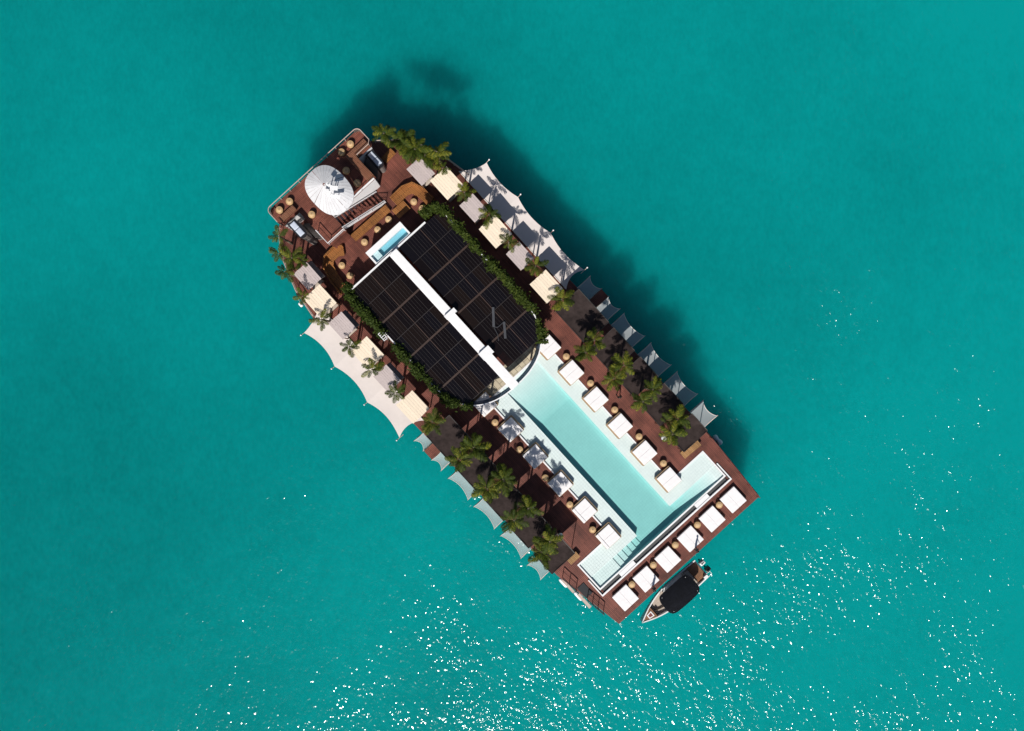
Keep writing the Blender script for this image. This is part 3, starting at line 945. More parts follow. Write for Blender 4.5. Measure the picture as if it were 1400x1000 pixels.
# rooftop speaker mast with white plates on the umbrella
ma = thing('roof_ornament', 'white plate ornament on thin legs standing on top of the oval umbrella', 'ornament', -25.4, -1.65, BZ + 2.95)
bm = NB()
for q, (x, y, w, d, z, r) in enumerate(((0.0, -0.25, 0.5, 0.26, 0.62, 0.5), (0.15, 0.3, 0.55, 0.3, 0.8, 0.7), (0.62, 0.02, 0.6, 0.22, 0.5, 0.74), (-0.25, 0.15, 0.3, 0.2, 0.9, 0.2))):
    c, s_ = math.cos(r), math.sin(r)
    prism(bm, [(x + a * c - b * s_, y + a * s_ + b * c) for a, b in ((-w / 2, -d / 2), (w / 2, -d / 2), (w / 2, d / 2), (-w / 2, d / 2))], z, z + 0.07)
obj('plate', bm, 'white_paint', ma)
bm = NB()
for x, y, h in ((0.0, -0.25, 0.62), (0.15, 0.3, 0.8), (0.62, 0.02, 0.5), (-0.25, 0.15, 1.4), (0.3, -0.1, 1.1)):
    cyl(bm, x, y, -0.3, h, 0.035, n=6)
obj('leg', bm, 'white_paint', ma)
ma.scale = (1.45, 1.45, 1.25)

def hood(label, u, v, flip, up=0.0):
    t = thing('stair_hood', label, 'hood', u, v, D)
    bm = NB()
    prism(bm, rc(0.55, -0.12, 0.42, -90, 90, 6) + [(-1.05, 0.3), (-1.05, -0.54)], 0.0, 2.1 + up); obj('body', bm, 'grey_panel', t)
    bm = NB()
    prism(bm, rc(0.55, -0.12, 0.5, -90, 90, 6) + [(-1.1, 0.38), (-1.1, -0.62)], 2.1 + up, 2.2 + up); obj('frame', bm, 'dark_metal', t)
    for x0, x1 in ((-0.95, -0.14), (-0.08, 0.72)):
        bm = NB(); rounded_box(bm, x0, x1, -0.45, 0.16, 2.2 + up, 2.3 + up, 0.05, 0.03); obj('panel', bm, 'hood_glass', t)
    bm = NB()
    vs = [bm.verts.new(p) for p in ((-1.0, 0.4, 2.0), (0.9, 0.4, 2.0), (1.3, 1.35, 0.05), (-1.0, 1.35, 0.05), (-1.0, 0.4, 0.05), (0.9, 0.4, 0.05))]
    for f in ((0, 1, 2, 3), (0, 3, 4), (1, 5, 2), (0, 4, 5, 1), (3, 2, 5, 4)):
        bm.faces.new([vs[i] for i in f])
    obj('sloping_side', bm, 'grey_panel', t)
    if flip:
        t.scale = (1, -1, 1)
    return t
hood('grey stair hood with pale glass panels in the lower left notch of the bow', -25.4, -6.8, False, 2.4)
hood('grey stair hood in deep shade in the upper right notch of the bow', -26.2, 3.9, True)

# ------------------------------------------------------------------ cabanas
def cabana(label, u, v, lu, lv, kind, side, group):
    t = thing('cabana', label, 'cabana', u, v, D, R(rnd.uniform(-0.8, 0.8)), group)
    H = 2.8 if kind == 'cream' else 2.6
    n = 8
    m = 'cream_board' if kind == 'cream' else 'taupe_board'
    for i in range(n):
        bm = NB()
        y0 = -lv / 2 + lv * i / n
        e0, e1 = rnd.uniform(-0.02, 0.02), rnd.uniform(-0.02, 0.02)
        dz = rnd.uniform(-0.008, 0.008)
        box(bm, -lu / 2 + e0, lu / 2 + e1, y0 + 0.008, y0 + lv / n - 0.008, H - 0.05 + dz, H + dz)
        obj('roof_board', bm, m, t)
    for su in (-1, 1):
        bm = NB()
        box(bm, su * (lu / 2 - 0.16) - 0.05, su * (lu / 2 - 0.16) + 0.05, -lv / 2 + 0.02, lv / 2 - 0.02, H - 0.19, H - 0.065)
        obj('roof_joist', bm, 'post_wood', t)
        for sv in (-1, 1):
            bm = NB()
            a, b = su * (lu / 2 - 0.16), sv * (lv / 2 - 0.14)
            box(bm, a - 0.045, a + 0.045, b - 0.045, b + 0.045, 0, H - 0.19)
            obj('post', bm, 'post_wood', t)
    bm = NB(); rounded_box(bm, -lu / 2 + 0.25, lu / 2 - 0.25, -lv / 2 + 0.25, lv / 2 - 0.25, 0.0, 0.42, 0.08, 0.02); obj('day_mattress', bm, 'boat_cushion', t, True)
    if kind == 'taupe' and side < 0:
        bm = NB()
        vs = []
        for x in (-lu / 2 + 0.05, lu / 2 - 0.05):
            vs += [bm.verts.new((x, lv / 2 + 0.0, H - 0.09)), bm.verts.new((x, lv / 2 + 0.42, H - 0.5)), bm.verts.new((x, lv / 2 + 0.38, H - 0.53)), bm.verts.new((x, lv / 2 - 0.04, H - 0.12))]
        for f in ((0, 4, 5, 1), (1, 5, 6, 2), (2, 6, 7, 3), (3, 7, 4, 0), (0, 1, 2, 3), (7, 6, 5, 4)):
            bm.faces.new([vs[k] for k in f])
        obj('awning_flap', bm, 'taupe_flap_shade', t)
    return t
for i, (u, v) in enumerate(((-21.75, -9.75), (-18.85, -10.5), (-15.35, -10.55), (-11.35, -10.5), (-7.95, -10.8), (-3.85, -10.8))):
    k = 'taupe' if i % 2 == 0 else 'cream'
    lu, lv = (2.35, 1.9) if k == 'taupe' else (2.7, 2.35)
    cabana('%s cabana with flat %s roof, %s from the bow in the lower left row' % ('Smaller' if k == 'taupe' else 'Larger', 'grey taupe' if k == 'taupe' else 'cream', ORD[i]), u, v, lu, lv, k, -1, 'cabanas of the lower left row')
for i, (u, v) in enumerate(((-21.9, 6.75), (-19.05, 7.95), (-15.2, 8.3), (-11.75, 8.3), (-8.05, 8.5), (-3.76, 8.37))):
    k = 'taupe' if i % 2 == 0 else 'cream'
    lu, lv = (2.4, 1.95) if k == 'taupe' else (2.75, 2.35)
    cabana('%s cabana with flat %s roof, %s from the bow in the upper right row' % ('Smaller' if k == 'taupe' else 'Larger', 'grey taupe' if k == 'taupe' else 'cream', ORD[i]), u, v, lu, lv, k, 1, 'cabanas of the upper right row')

# ------------------------------------------------------------------ big lounging sails and small nets outboard
def stretched(bm, u0, u1, vin, vout, z, dip=0.28, sag=0.12, n=10, m=6, scal_end=0.0, tilt=0.0):
    """one bay of stretched cloth: straight inner edge, hollow outer edge"""
    g = []
    for i in range(n + 1):
        f = i / n
        row = []
        hollow = dip * 4 * f * (1 - f)
        for j in range(m + 1):
            h = j / m
            vo = vout - math.copysign(hollow, vout)
            vv = vin + (vo - vin) * h
            uu = u0 + (u1 - u0) * f
            if scal_end:
                uu += (scal_end if f < 0.5 else -scal_end) * 4 * h * (1 - h) * abs(2 * f - 1) ** 3
            zz = z + tilt * h - sag * 4 * f * (1 - f) * (0.35 + 0.65 * math.sin(math.pi * h * 0.75))
            row.append(bm.verts.new((uu, vv, zz)))
        g.append(row)
    for i in range(n):
        for j in range(m):
            bm.faces.new((g[i][j], g[i + 1][j], g[i + 1][j + 1], g[i][j + 1]))
    return [row[-1].co.copy() for row in g], [v.co.copy() for v in g[0]], [v.co.copy() for v in g[-1]]

def sail(label, us, ins, vin, vout, dip):
    t = thing('lounge_sail', label, 'sail')
    n = len(us) - 1
    for b in range(n):
        bm = NB()
        o, e0, e1 = stretched(bm, us[b], us[b + 1], vin, vout, D + 0.12, dip=dip, sag=0.08, n=14, m=8, tilt=0.03)
        if b == 0:
            for vt in bm.verts:
                h = (vt.co.y - vin) / (vout - vin)
                f = (vt.co.x - us[0]) / (us[1] - us[0])
                vt.co.x += (ins[0] - us[0]) * max(0.0, 1 - h) ** 1.7 * (1 - f)
            o = None
        if b == n - 1:
            for vt in bm.verts:
                h = (vt.co.y - vin) / (vout - vin)
                f = (vt.co.x - us[b]) / (us[b + 1] - us[b])
                vt.co.x += ((ins[1] - us[-1]) * (1 - h) - 0.55 * 4 * h * (1 - h)) * f
        obj('cloth_bay', bm, 'sail_cloth', t, True)
    s = 1 if vout > 0 else -1
    for u in us:
        bm = NB()
        tube(bm, [(u, vout - s * 0.55, D + 0.06), (u, vout - s * 0.1, D + 0.1), (u, vout + s * 0.35, D + 0.25)], 0.035, 6)
        obj('outrigger_pole', bm, 'rail_beige', t)
        bm = NB()
        lathe(bm, [(0.04, -0.1), (0.085, 0.0), (0.09, 0.12), (0.05, 0.2)], 8)
        o = obj('pole_cap', bm, 'white_paint', t, True)
        o.location = (u, vout + s * 0.38, D + 0.25)
    bm = NB()
    tube(bm, [(ins[0], vin, D + 0.12), (ins[1], vin, D + 0.12)], 0.05, 5)
    obj('inner_rope', bm, 'rope', t)
sail('large beige lounging sail over the water along the lower left cabanas', [-18.1, -13.1, -7.75, -2.45], (-19.1, -2.1), -11.3, -14.55, 0.5)
sail('large beige lounging sail in half shadow along the upper right cabanas', [-18.45, -13.3, -7.95, -2.4], (-19.8, -2.2), 10.1, 13.0, 0.4)

NETL = [(-1.12, 0.36), (1.76, 3.32), (4.5, 7.7), (8.72, 12.04), (13.1, 16.45), (17.5, 19.65)]
NETR = [(-1.5, 0.38), (1.55, 3.4), (4.08, 7.47), (8.5, 11.8), (12.8, 16.15), (17.1, 19.4)]
for side, lst, vin, vout, nm in ((-1, NETL, -12.1, -13.58, 'lower left'), (1, NETR, 11.1, 13.02, 'upper right')):
    for i, (a, b) in enumerate(lst):
        t = thing('hammock_net', '%s pale netting hammock from the bow outboard of the %s dark canopies' % (ORD[i].capitalize(), nm), 'hammock net', group='netting hammocks on the %s side' % nm)
        bm = NB()
        o, e0, e1 = stretched(bm, a, b, vin, vout, D - 0.15, dip=0.36, sag=0.12, n=10, m=6, scal_end=0.06)
        obj('netting', bm, 'net_cloth', t, True)
        bm = NB()
        tube(bm, o, 0.035, 5); tube(bm, e0, 0.03, 5); tube(bm, e1, 0.03, 5)
        obj('edge_rope', bm, 'rope', t)
        for uu in (a, b):
            bm = NB()
            sg = 1 if side > 0 else -1
            tube(bm, [(uu, vin - sg * 0.2, D - 0.4), (uu, vout + sg * 0.12, D - 0.15)], 0.045, 5)
            obj('outrigger', bm, 'rail_beige', t)

# ------------------------------------------------------------------ dark shade canopies along both sides
def canopy(label, u0, u1, v0, v1, group):
    uc, vc = (u0 + u1) / 2, (v0 + v1) / 2
    t = thing('shade_canopy', label, 'canopy', uc, vc, D, 0, group)
    a, b = (u1 - u0) / 2, (v1 - v0) / 2
    bm = NB()
    n = 10
    sd = rnd.random() * 10
    top = []
    for i in range(n + 1):
        row = []
        for j in range(n + 1):
            x = -a + 2 * a * i / n; y = -b + 2 * b * j / n
            z = 2.75 + 0.05 * math.sin(x * 2.3 + sd) * math.cos(y * 2.0 + sd) - 0.10 * (1 - (x / a) ** 2) * (1 - (y / b) ** 2) + rnd.uniform(-0.012, 0.012)
            row.append(bm.verts.new((x, y, z)))
        top.append(row)
    for i in range(n):
        for j in range(n):
            bm.faces.new((top[i][j], top[i + 1][j], top[i + 1][j + 1], top[i][j + 1]))
    obj('cloth', bm, 'shade_cloth', t, True)
    bm = NB()
    for (x0, y0, x1, y1) in ((-a, -b, a, -b), (a, -b, a, b), (a, b, -a, b), (-a, b, -a, -b)):
        tube(bm, [(x0, y0, 2.74), (x1, y1, 2.74)], 0.05, 5)
    obj('frame', bm, 'roof_purlin', t)
    for x in (-a + 0.06, a - 0.06):
        for y in (-b + 0.06, b - 0.06):
            bm = NB(); cyl(bm, x, y, 0, 2.7, 0.045, n=8); obj('post', bm, 'post_wood', t)
    bm = NB(); rounded_box(bm, -a * 0.7, a * 0.7, -b * 0.65, b * 0.65, 0.0, 0.4, 0.08, 0.02); obj('lounge_mattress', bm, 'boat_cushion', t, True)
SEGL = [(-0.6, 3.25), (3.95, 7.6), (8.45, 11.65), (12.45, 15.6), (16.5, 19.3)]
SEGR = [(-1.25, 3.5), (4.3, 7.6), (8.5, 11.3), (12.3, 15.4), (16.7, 19.15)]
for i, (a, b) in enumerate(SEGL):
    canopy('%s dark brown shade canopy from the bow on the lower left side' % ORD[i].capitalize(), a, b, -11.8, -8.5, 'dark canopies on the lower left side')
for i, (a, b) in enumerate(SEGR):
    canopy('%s dark brown shade canopy from the bow on the upper right side' % ORD[i].capitalize(), a, b, 7.35, 10.75, 'dark canopies on the upper right side')

# ------------------------------------------------------------------ palms
def frond_mesh(L, lift, droop, seed, nl=15):
    rr = random.Random(seed)
    bm = NB()
    n = 9
    sp = []
    for i in range(n + 1):
        f = i / n
        sp.append(Vector((L * (f - 0.12 * f * f * droop), 0.06 * L * math.sin(f * 2 + seed) * f, lift * L * f - droop * L * 0.55 * f * f)))
    for i in range(n):
        w0 = 0.03 * (1 - i / n) + 0.006; w1 = 0.03 * (1 - (i + 1) / n) + 0.006
        a, b = sp[i], sp[i + 1]
        bm.faces.new([bm.verts.new(a + Vector((0, -w0, 0))), bm.verts.new(b + Vector((0, -w1, 0))), bm.verts.new(b + Vector((0, w1, 0))), bm.verts.new(a + Vector((0, w0, 0)))])
    for k in range(nl):
        f = 0.14 + 0.86 * k / (nl - 1)
        i = min(int(f * n), n - 1)
        p = sp[i].lerp(sp[i + 1], f * n - i)
        d = (sp[i + 1] - sp[i]).normalized()
        ln = L * 0.36 * (math.sin(math.pi * min(1, f * 0.85 + 0.12)) ** 0.6) * rr.uniform(0.8, 1.12)
        for s in (-1, 1):
            side = Vector((0, s, 0))
            dr = (d * 0.75 + side * 0.85 + Vector((0, 0, -0.28 + rr.uniform(-0.15, 0.15)))).normalized()
            tip = p + dr * ln + Vector((0, 0, -0.12 * ln))
            mid = p + dr * ln * 0.45
            w = d * (0.070 + 0.025 * rr.random()) * L / 2.2
            v0 = bm.verts.new(p - w * 0.5); v1 = bm.verts.new(p + w * 0.5)
            m0 = bm.verts.new(mid - w * 0.75 + Vector((0, 0, 0.02))); m1 = bm.verts.new(mid + w * 0.75 + Vector((0, 0, 0.02)))
            tv = bm.verts.new(tip)
            bm.faces.new((v0, v1, m1, m0)); bm.faces.new((m0, m1, tv))
    return mesh_of('frond', bm, 'palm_leaf', 'leaf')
FR = {'up': [frond_mesh(2.0, 0.62, 0.55, s) for s in (1, 2)], 'mid': [frond_mesh(2.3, 0.35, 0.7, s) for s in (3, 4, 5)], 'low': [frond_mesh(2.2, 0.05, 0.75, s) for s in (6, 7)]}
def palm(u, v, h, s, label, group, nf=13, lean=(0, 0), z=D):
    t = thing('palm_tree', label, 'palm tree', u - lean[0], v - lean[1], z, 0, group)
    bm = NB()
    pts = [(lean[0] * f ** 1.6, lean[1] * f ** 1.6, h * f) for f in (0, 0.25, 0.5, 0.75, 1.0)]
    tube(bm, pts, 0.15, 7, 0.085)
    obj('trunk', bm, 'trunk', t, True)
    a0 = rnd.uniform(0, 6.28)
    for k in range(nf):
        kind = 'up' if k < nf * 0.25 else ('mid' if k < nf * 0.7 else 'low')
        me = rnd.choice(FR[kind])
        q = s * rnd.uniform(0.66, 1.28)
        inst('frond', me, t, (lean[0], lean[1], h - 0.03), (rnd.uniform(-0.45, 0.45), rnd.uniform(-0.25, 0.3), a0 + k * 2.39996 + rnd.uniform(-0.3, 0.3)), (q, q * rnd.uniform(0.85, 1.1), q))
    return t
# pairs standing in the gaps between the dark canopies
for i, (u, v) in enumerate(((3.58, -8.6), (3.5, -10.5), (8.05, -8.6), (7.7, -10.5), (12.05, -8.7), (11.95, -10.6), (15.95, -9.3), (16.4, -10.7))):
    palm(u, v, rnd.uniform(4.6, 5.6), rnd.uniform(0.60, 0.72), '%s palm of the %s clump from the bow among the lower left dark canopies' % ('Inner' if i % 2 == 0 else 'Outer', ORD[i // 2]), 'palms on the lower left side', 15)
for i, (u, v) in enumerate(((4.1, 6.5), (3.8, 8.1), (8.1, 6.9), (7.7, 8.5), (11.85, 7.5), (11.6, 9.1), (16.4, 7.5), (15.7, 8.9))):
    palm(u, v, rnd.uniform(4.6, 5.6), rnd.uniform(0.52, 0.64), '%s palm of the %s clump from the bow among the upper right dark canopies' % ('Inner' if i % 2 == 0 else 'Outer', ORD[i // 2]), 'palms on the upper right side', 14)
# palms between cabanas
for i, (u, v) in enumerate(((-20.25, -11.4), (-17.1, -11.6), (-13.0, -11.35), (-9.6, -11.2), (-6.05, -10.95))):
    palm(u, v, 3.6, rnd.uniform(0.46, 0.54), '%s small palm from the bow standing between cabanas of the lower left row' % ORD[i].capitalize(), 'palms between the lower left cabanas', 9)
for i, (u, v) in enumerate(((-20.3, 8.6), (-16.9, 8.6), (-13.4, 8.9), (-9.85, 8.5), (-6.1, 8.9))):
    palm(u, v, 3.6, rnd.uniform(0.48, 0.58), '%s small palm from the bow standing between cabanas of the upper right row' % ORD[i].capitalize(), 'palms between the upper right cabanas', 9)
palm(-1.25, -10.1, 4.4, 0.62, 'bright palm at the sail end of the lower left cabana row', 'palms on the lower left side', 14)
palm(-1.6, 8.5, 4.2, 0.6, 'bright palm at the roof end of the upper right cabana row', 'palms on the upper right side', 13)
# bow clumps
for i, (u, v, h, s) in enumerate(((-24.3, 7.3, 5.2, 0.75), (-23.2, 7.6, 5.4, 0.75), (-25.2, 7.2, 4.6, 0.58), (-22.2, 8.0, 4.9, 0.65), (-26.85, 6.4, 4.6, 0.55), (-21.5, 9.1, 4.8, 0.6))):
    palm(u, v, h, s, ['Tallest palm in the middle of the upper right bow clump', 'Palm beside the tallest one in the upper right bow clump', 'Palm on the bow side of the upper right bow clump',
                      'Palm next to the first taupe cabana in the upper right bow clump', 'Small lone palm beside the upper right corner of the bow deck', 'Outermost palm of the upper right bow clump over the dark water'][i], 'palms at the bow', 14)
for i, (u, v, h, s) in enumerate(((-26.3, -8.9, 4.4, 0.5), (-25.0, -10.1, 4.4, 0.52), (-23.7, -9.4, 4.6, 0.55), (-23.2, -10.9, 4.4, 0.52), (-23.0, -8.9, 4.2, 0.48))):
    palm(u, v, h, s, ['Palm nearest the railing corner of the lower left bow clump', 'Palm leaning over the water on the lower left of the bow', 'Middle palm of the lower left bow clump',
                      'Palm over the water next to the first lower left cabana', 'Palm on the inner side of the lower left bow clump'][i], 'palms at the bow', 10)

# ------------------------------------------------------------------ lamps, floats
for (u, v, lab) in ((17.05, -8.45, 'white globe lamp among the last lower left palms'), (16.75, 6.85, 'white globe lamp beside the last upper right palms')):
    t = thing('globe_lamp', lab, 'lamp', u, v, D, 0, 'white globe lamps')
    bm = NB(); cyl(bm, 0, 0, 0, 1.9, 0.03, n=8); obj('stem', bm, 'dark_metal', t)
    bm = NB(); lathe(bm, [(0.12, 0), (0.16, 0.04), (0.15, 0.06)], 12); obj('foot', bm, 'dark_metal', t)
    bm = NB(); bmesh.ops.create_icosphere(bm, subdivisions=2, radius=0.3, matrix=Matrix.Translation((0, 0, 2.1)) @ Matrix.Scale(0.8, 4, (0, 0, 1))); obj('globe', bm, 'white_paint', t, True)

def fender(label, u, v, L, r, rot=0, z=0.1, two=True):
    t = thing('fender', label, 'fender', u, v, 0, rot, 'white hull fenders')
    bm = NB()
    n = 12
    prof = []
    for i in range(17):
        f = i / 16
        x = -L / 2 + L * f
        rr = r * (1 - abs(2 * f - 1) ** 6) ** 0.5
        if two:
            rr *= 0.62 + 0.38 * abs(math.cos(math.pi * f)) ** 0.7
        prof.append((x, max(rr, 0.02)))
    rings = [[bm.verts.new((x, rr * math.cos(2 * math.pi * k / n), z + rr * math.sin(2 * math.pi * k / n))) for k in range(n)] for x, rr in prof]
    for a, b in zip(rings, rings[1:]):
        for k in range(n):
            bm.faces.new((a[k], a[(k + 1) % n], b[(k + 1) % n], b[k]))
    bm.faces.new(rings[0][::-1]); bm.faces.new(rings[-1])
    obj('float', bm, 'white_paint', t, True)
    bm = NB(); tube(bm, [(0, 0, z + r * 0.5), (0, -0.3 if v > 0 else 0.3, 1.2), (0, -0.55 if v > 0 else 0.55, D - 0.1)], 0.025, 5); obj('lanyard', bm, 'rope', t)
fender('white waisted fender floating off the upper right stern quarter', 22.0, 11.6, 1.35, 0.34)
fender('white fender by the boarding rail, nearer the dark canopies', 22.2, -12.3, 1.35, 0.24, two=False)
fender('white fender by the boarding rail, nearer the stern', 24.45, -12.05, 1.35, 0.24, two=False)

# ------------------------------------------------------------------ tender boat at the stern
S_B = W(31.35, 0.45); T_B = W(31.2, -8.75)
hd = T_B - S_B
boat = bpy.data.objects.new('tender_boat', None)
C.objects.link(boat)
BL = hd.length * 1.1
boat.location = (S_B.x, S_B.y, 0)
boat.rotation_euler = (0, 0, math.atan2(hd.y, hd.x))
tag(boat, 'white and timber tender boat with a black canopy moored off the stern', 'boat')
def bw(f):
    if f < 0.45:
        return 1.22 + 0.10 * math.sin(f / 0.45 * math.pi / 2)
    return 1.32 * max(0.0, 1 - ((f - 0.45) / 0.55) ** 2.0)
def sheer(f):
    return 0.78 + 0.42 * f ** 2
NS = 24
bm = NB()
secs = []
for i in range(NS + 1):
    f = i / NS
    w = bw(f) + 0.02
    x = BL * f * 0.9
    zt = sheer(f)
    secs.append([bm.verts.new(p) for p in ((x, -w, zt), (x, -w * 0.93, 0.25), (x * 0.985, -w * 0.55, -0.35), (x * 0.97, 0, -0.55 + 0.3 * f), (x * 0.985, w * 0.55, -0.35), (x, w * 0.93, 0.25), (x, w, zt),
                                            (x, w - 0.13 if w > 0.2 else w * 0.3, zt), (x, max(w - 0.16, w * 0.3), 0.3), (x, -max(w - 0.16, w * 0.3), 0.3), (x, -(w - 0.13 if w > 0.2 else w * 0.3), zt))])
for a, b in zip(secs, secs[1:]):
    for k in range(11):
        bm.faces.new((a[k], a[(k + 1) % 11], b[(k + 1) % 11], b[k]))
bm.faces.new(secs[0][::-1]); bm.faces.new(secs[-1])
obj('hull', bm, 'boat_white', boat)
def deck_poly(f0, f1, ins, n=8):
    l = [(BL * 0.9 * (f0 + (f1 - f0) * i / n), max(bw(f0 + (f1 - f0) * i / n) - ins, 0.02)) for i in range(n + 1)]
    return l + [(x, -y) for x, y in l[::-1]]
bm = NB(); prism(bm, deck_poly(0.80, 0.985, 0.10), 0.95, 1.08); obj('fore_deck', bm, 'boat_teak', boat)
bm = NB(); x = BL * 0.9 * 0.86; prism(bm, [(x - 0.33, -0.33), (x + 0.33, -0.24), (x + 0.33, 0.24), (x - 0.33, 0.33)], 1.08, 1.13, [[(x - 0.22, -0.22), (x + 0.22, -0.15), (x + 0.22, 0.15), (x - 0.22, 0.22)]]); obj('hatch_frame', bm, 'white_paint', boat)
bm = NB(); prism(bm, [(x - 0.215, -0.215), (x + 0.215, -0.145), (x + 0.215, 0.145), (x - 0.215, 0.215)], 1.081, 1.11); obj('hatch_lid', bm, 'rail_rust', boat)
bm = NB(); prism(bm, deck_poly(0.56, 0.79, 0.2), 0.302, 0.34); obj('cockpit_floor', bm, 'boat_cushion', boat)
for s in (-1, 1):
    bm = NB(); pl = [(p[0], s * p[1]) for p in deck_poly(0.56, 0.79, 0.2)[:9]]
    prism(bm, pl + [(q[0], q[1] - s * 0.42) for q in pl[::-1]], 0.34, 0.62); obj('side_seat', bm, 'boat_cushion', boat)
bm = NB(); box(bm, BL * 0.9 * 0.785, BL * 0.9 * 0.80, -0.62, 0.62, 0.34, 0.95); obj('bulkhead', bm, 'dark_metal', boat)
bm = NB(); prism(bm, deck_poly(0.015, 0.15, 0.2, 3), 0.302, 0.5); obj('stern_platform', bm, 'boat_teak', boat)
bm = NB(); box(bm, BL * 0.9 * 0.155, BL * 0.9 * 0.24, -0.9, 0.9, 0.302, 0.68); obj('stern_bench', bm, 'boat_cushion', boat)
bm = NB()
n = 14; g = []
x0, x1 = BL * 0.9 * 0.17, BL * 0.9 * 0.66
for i in range(n + 1):
    f = i / n
    row = []
    for j in range(n + 1):
        h = 2 * j / n - 1
        xx = x0 + (x1 - x0) * f + (-0.35 if f > 0.5 else 0.35) * abs(h) ** 4 * abs(2 * f - 1) ** 2
        row.append(bm.verts.new((xx, h * (1.36 - 0.12 * abs(2 * f - 1) ** 4), 2.35 - 0.22 * h * h - 0.12 * (2 * f - 1) ** 2)))
    g.append(row)
for i in range(n):
    for j in range(n):
        bm.faces.new((g[i][j], g[i + 1][j], g[i + 1][j + 1], g[i][j + 1]))
bmesh.ops.solidify(bm, geom=bm.faces[:], thickness=0.05)
obj('canopy', bm, 'boat_canopy', boat, True)
for x in (x0 + 0.5, x1 - 0.5):
    for y in (-1.0, 1.0):
        bm = NB(); cyl(bm, x, y, 0.35, 2.15, 0.03, n=6); obj('canopy_pole', bm, 'white_paint', boat)
bm = NB(); box(bm, BL * 0.48, BL * 0.53, -0.35, 0.35, 0.302, 1.25); obj('console', bm, 'boat_white', boat)
for s in (-1, 1):
    bm = NB(); rounded_box(bm, -0.75, -0.1, s * 0.48 - 0.2, s * 0.48 + 0.2, 0.35, 1.05, 0.08, 0.05)
    e = obj('outboard_engine', bm, 'boat_engine' if s > 0 else 'boat_white', boat, True)
    bm = NB(); box(bm, -0.5, -0.3, s * 0.48 - 0.06, s * 0.48 + 0.06, -0.6, 0.349); obj('engine_leg', bm, 'boat_engine', e)
bm = NB(); tube(bm, [(0.05, 1.2, 0.8), (-0.45, 1.15, 0.85), (-0.45, 0.8, 0.85), (0.05, 0.75, 0.8)], 0.035, 5); obj('swim_ladder', bm, 'white_paint', boat)
bm = NB(); box(bm, 0.05, 0.55, 0.85, 1.2, 0.51, 0.9); obj('stern_locker', bm, 'boat_white', boat)

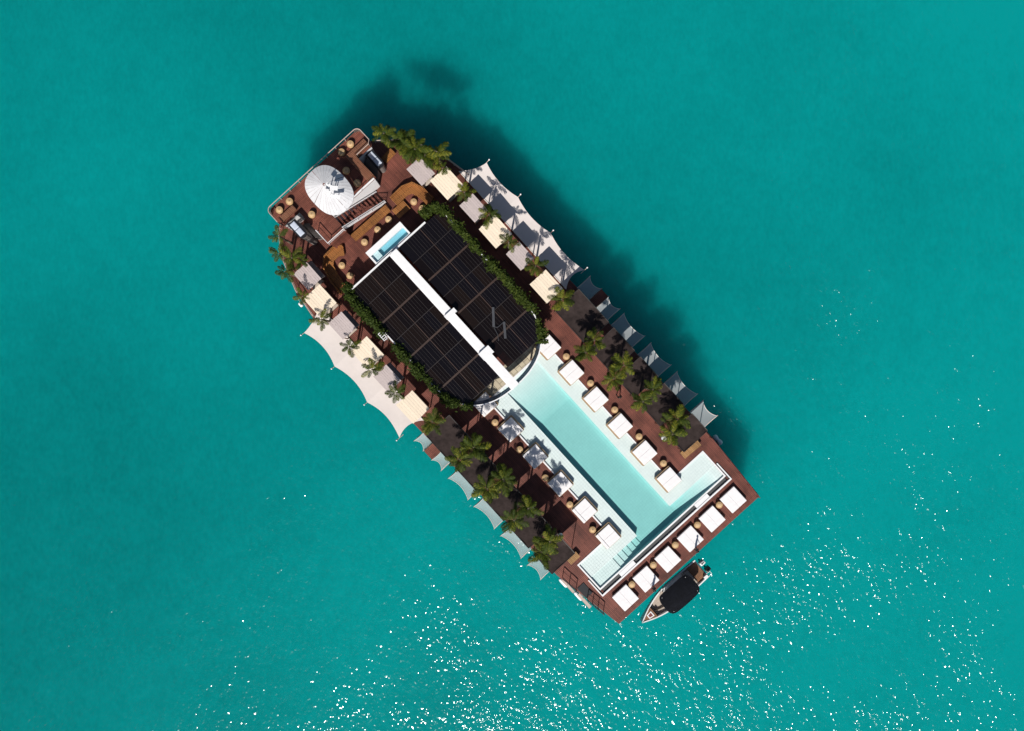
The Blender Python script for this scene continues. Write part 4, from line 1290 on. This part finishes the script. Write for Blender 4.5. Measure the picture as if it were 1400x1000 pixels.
# ------------------------------------------------------------------ people
def person(label, u, v, rot, shirt, trousers, pose, z=D):
    """continuous skinned body, standing; pose holds hand targets (x forward, y left, z up) and a step"""
    J = {}
    verts, rad, edges = [], [], []
    def add(p, r, par=None):
        verts.append(p); rad.append(r)
        if par is not None:
            edges.append((par, len(verts) - 1))
        return len(verts) - 1
    pel = add((0, 0, 0.95), 0.135)
    wa = add((0.01, 0, 1.10), 0.125, pel)
    ch = add((0.02, 0, 1.30), 0.145, wa)
    nk0 = add((0.0, 0, 1.44), 0.075, ch)
    nk = add((0.01, 0, 1.50), 0.055, nk0)
    hd0 = add((0.03, 0, 1.58), 0.082, nk)
    hd1 = add((0.035, 0, 1.66), 0.095, hd0)
    add((0.02, 0, 1.73), 0.07, hd1)
    add((0.115, 0, 1.62), 0.022, hd1)           # nose
    for s, (hx, hy, hz) in zip((1, -1), pose['hands']):
        sh = add((0.0, s * 0.17, 1.38), 0.062, ch)
        el = add(((hx) * 0.45 - 0.04, s * 0.17 + (hy - s * 0.17) * 0.55 + s * 0.03, (1.38 + hz) / 2), 0.043, sh)
        wr = add((hx, hy, hz), 0.03, el)
        d = (Vector((hx, hy, hz)) - Vector(verts[el])).normalized()
        pm = add(tuple(Vector((hx, hy, hz)) + d * 0.08), 0.034, wr)
        for q in range(4):
            b0 = add(tuple(Vector(verts[pm]) + d * 0.03 + Vector((0.012 * (q - 1.5) * 1.6, 0, 0))), 0.010, pm)
            add(tuple(Vector(verts[b0]) + d * (0.06 + 0.012 * (1.5 - abs(q - 1.5)))), 0.008, b0)
        add(tuple(Vector((hx, hy, hz)) + d * 0.05 + Vector((0.05, 0, 0))), 0.011, wr)
    for s, st in zip((1, -1), pose['step']):
        hp = add((0, s * 0.095, 0.88), 0.10, pel)
        kn = add((0.03 + st * 0.5, s * 0.105, 0.50), 0.068, hp)
        an = add((st - 0.02, s * 0.11, 0.09), 0.042, kn)
        ft = add((st + 0.06, s * 0.115, 0.045), 0.042, an)
        add((st + 0.17, s * 0.125, 0.035), 0.032, ft)
    me = bpy.data.meshes.new('body')
    me.from_pydata(verts, edges, [])
    tmp = bpy.data.objects.new('tmp', me)
    C.objects.link(tmp)
    sk = tmp.modifiers.new('s', 'SKIN'); sk.use_smooth_shade = True
    for i, r in enumerate(rad):
        me.skin_vertices[0].data[i].radius = (r, r)
    me.skin_vertices[0].data[0].use_root = True
    sb = tmp.modifiers.new('d', 'SUBSURF'); sb.levels = 2; sb.render_levels = 2
    dg = bpy.context.evaluated_depsgraph_get()
    out = bpy.data.meshes.new_from_object(tmp.evaluated_get(dg))
    bpy.data.objects.remove(tmp)
    out.materials.clear()
    for k in ('skin', shirt, trousers, 'hair'):
        out.materials.append(MATS[k])
    for p in out.polygons:
        c = p.center
        arm = abs(c.y) > 0.2 and c.z < 1.2 and c.z > 0.55
        p.material_index = 3 if (c.z < 0.07) else 2 if c.z < 0.98 and not arm else 1 if c.z < 1.45 and not arm else 0
        p.use_smooth = True
    t = thing('person', label, 'person', u, v, z, rot)
    b = bpy.data.objects.new('body', out); C.objects.link(b); b.parent = t
    bm = NB()
    bmesh.ops.create_icosphere(bm, subdivisions=2, radius=0.112, matrix=Matrix.Translation((0.005, 0, 1.69)) @ Matrix.Scale(1.05, 4, (1, 0, 0)))
    for vv in bm.verts:
        if vv.co.x > 0.05 and vv.co.z < 1.71:
            vv.co.x = 0.05
    obj('hair', bm, 'hair', t, True)
    return t
person('person in dark clothes standing on the stern edge, near the moored boat bow', 28.45, -4.55 + 1.2 - 1.6, R(200), 'cloth_black', 'cloth_black', {'hands': ((0.12, 0.3, 0.95), (0.02, -0.26, 0.82)), 'step': (0.1, -0.08)})
person('person in slate clothes standing on the stern edge, near the moored boat engines', 28.45, 1.35, R(30), 'cloth_slate', 'cloth_slate', {'hands': ((0.2, 0.24, 1.0), (0.18, -0.24, 1.0)), 'step': (0.04, -0.04)})
person('person in black walking on the deck by the upper right palms', 10.45, 6.35, R(160), 'cloth_black', 'cloth_black', {'hands': ((0.3, 0.18, 1.08), (0.28, -0.16, 1.1)), 'step': (0.22, -0.2)})

# small white rack on the lower left hedge and a float off the bow
rk = thing('white_rack', 'small white wire rack standing on the lower left hedge of the dark roof', 'rack', -11.55, -8.05, D)
bm = NB()
for y in (-0.22, 0.22):
    box(bm, -0.5, 0.5, y - 0.03, y + 0.03, 2.95, 3.02)
for x in (-0.5, -0.25, 0.0, 0.25, 0.44):
    box(bm, x, x + 0.06, -0.19, 0.19, 2.95, 3.02)
obj('top', bm, 'white_paint', rk)
for x in (-0.45, 0.45):
    bm = NB(); cyl(bm, x, 0, 0, 2.95, 0.03, n=6); obj('leg', bm, 'white_paint', rk)
fender('white fender hanging beside the second lower left cabana', -21.3, -13.1, 0.6, 0.2, two=False)
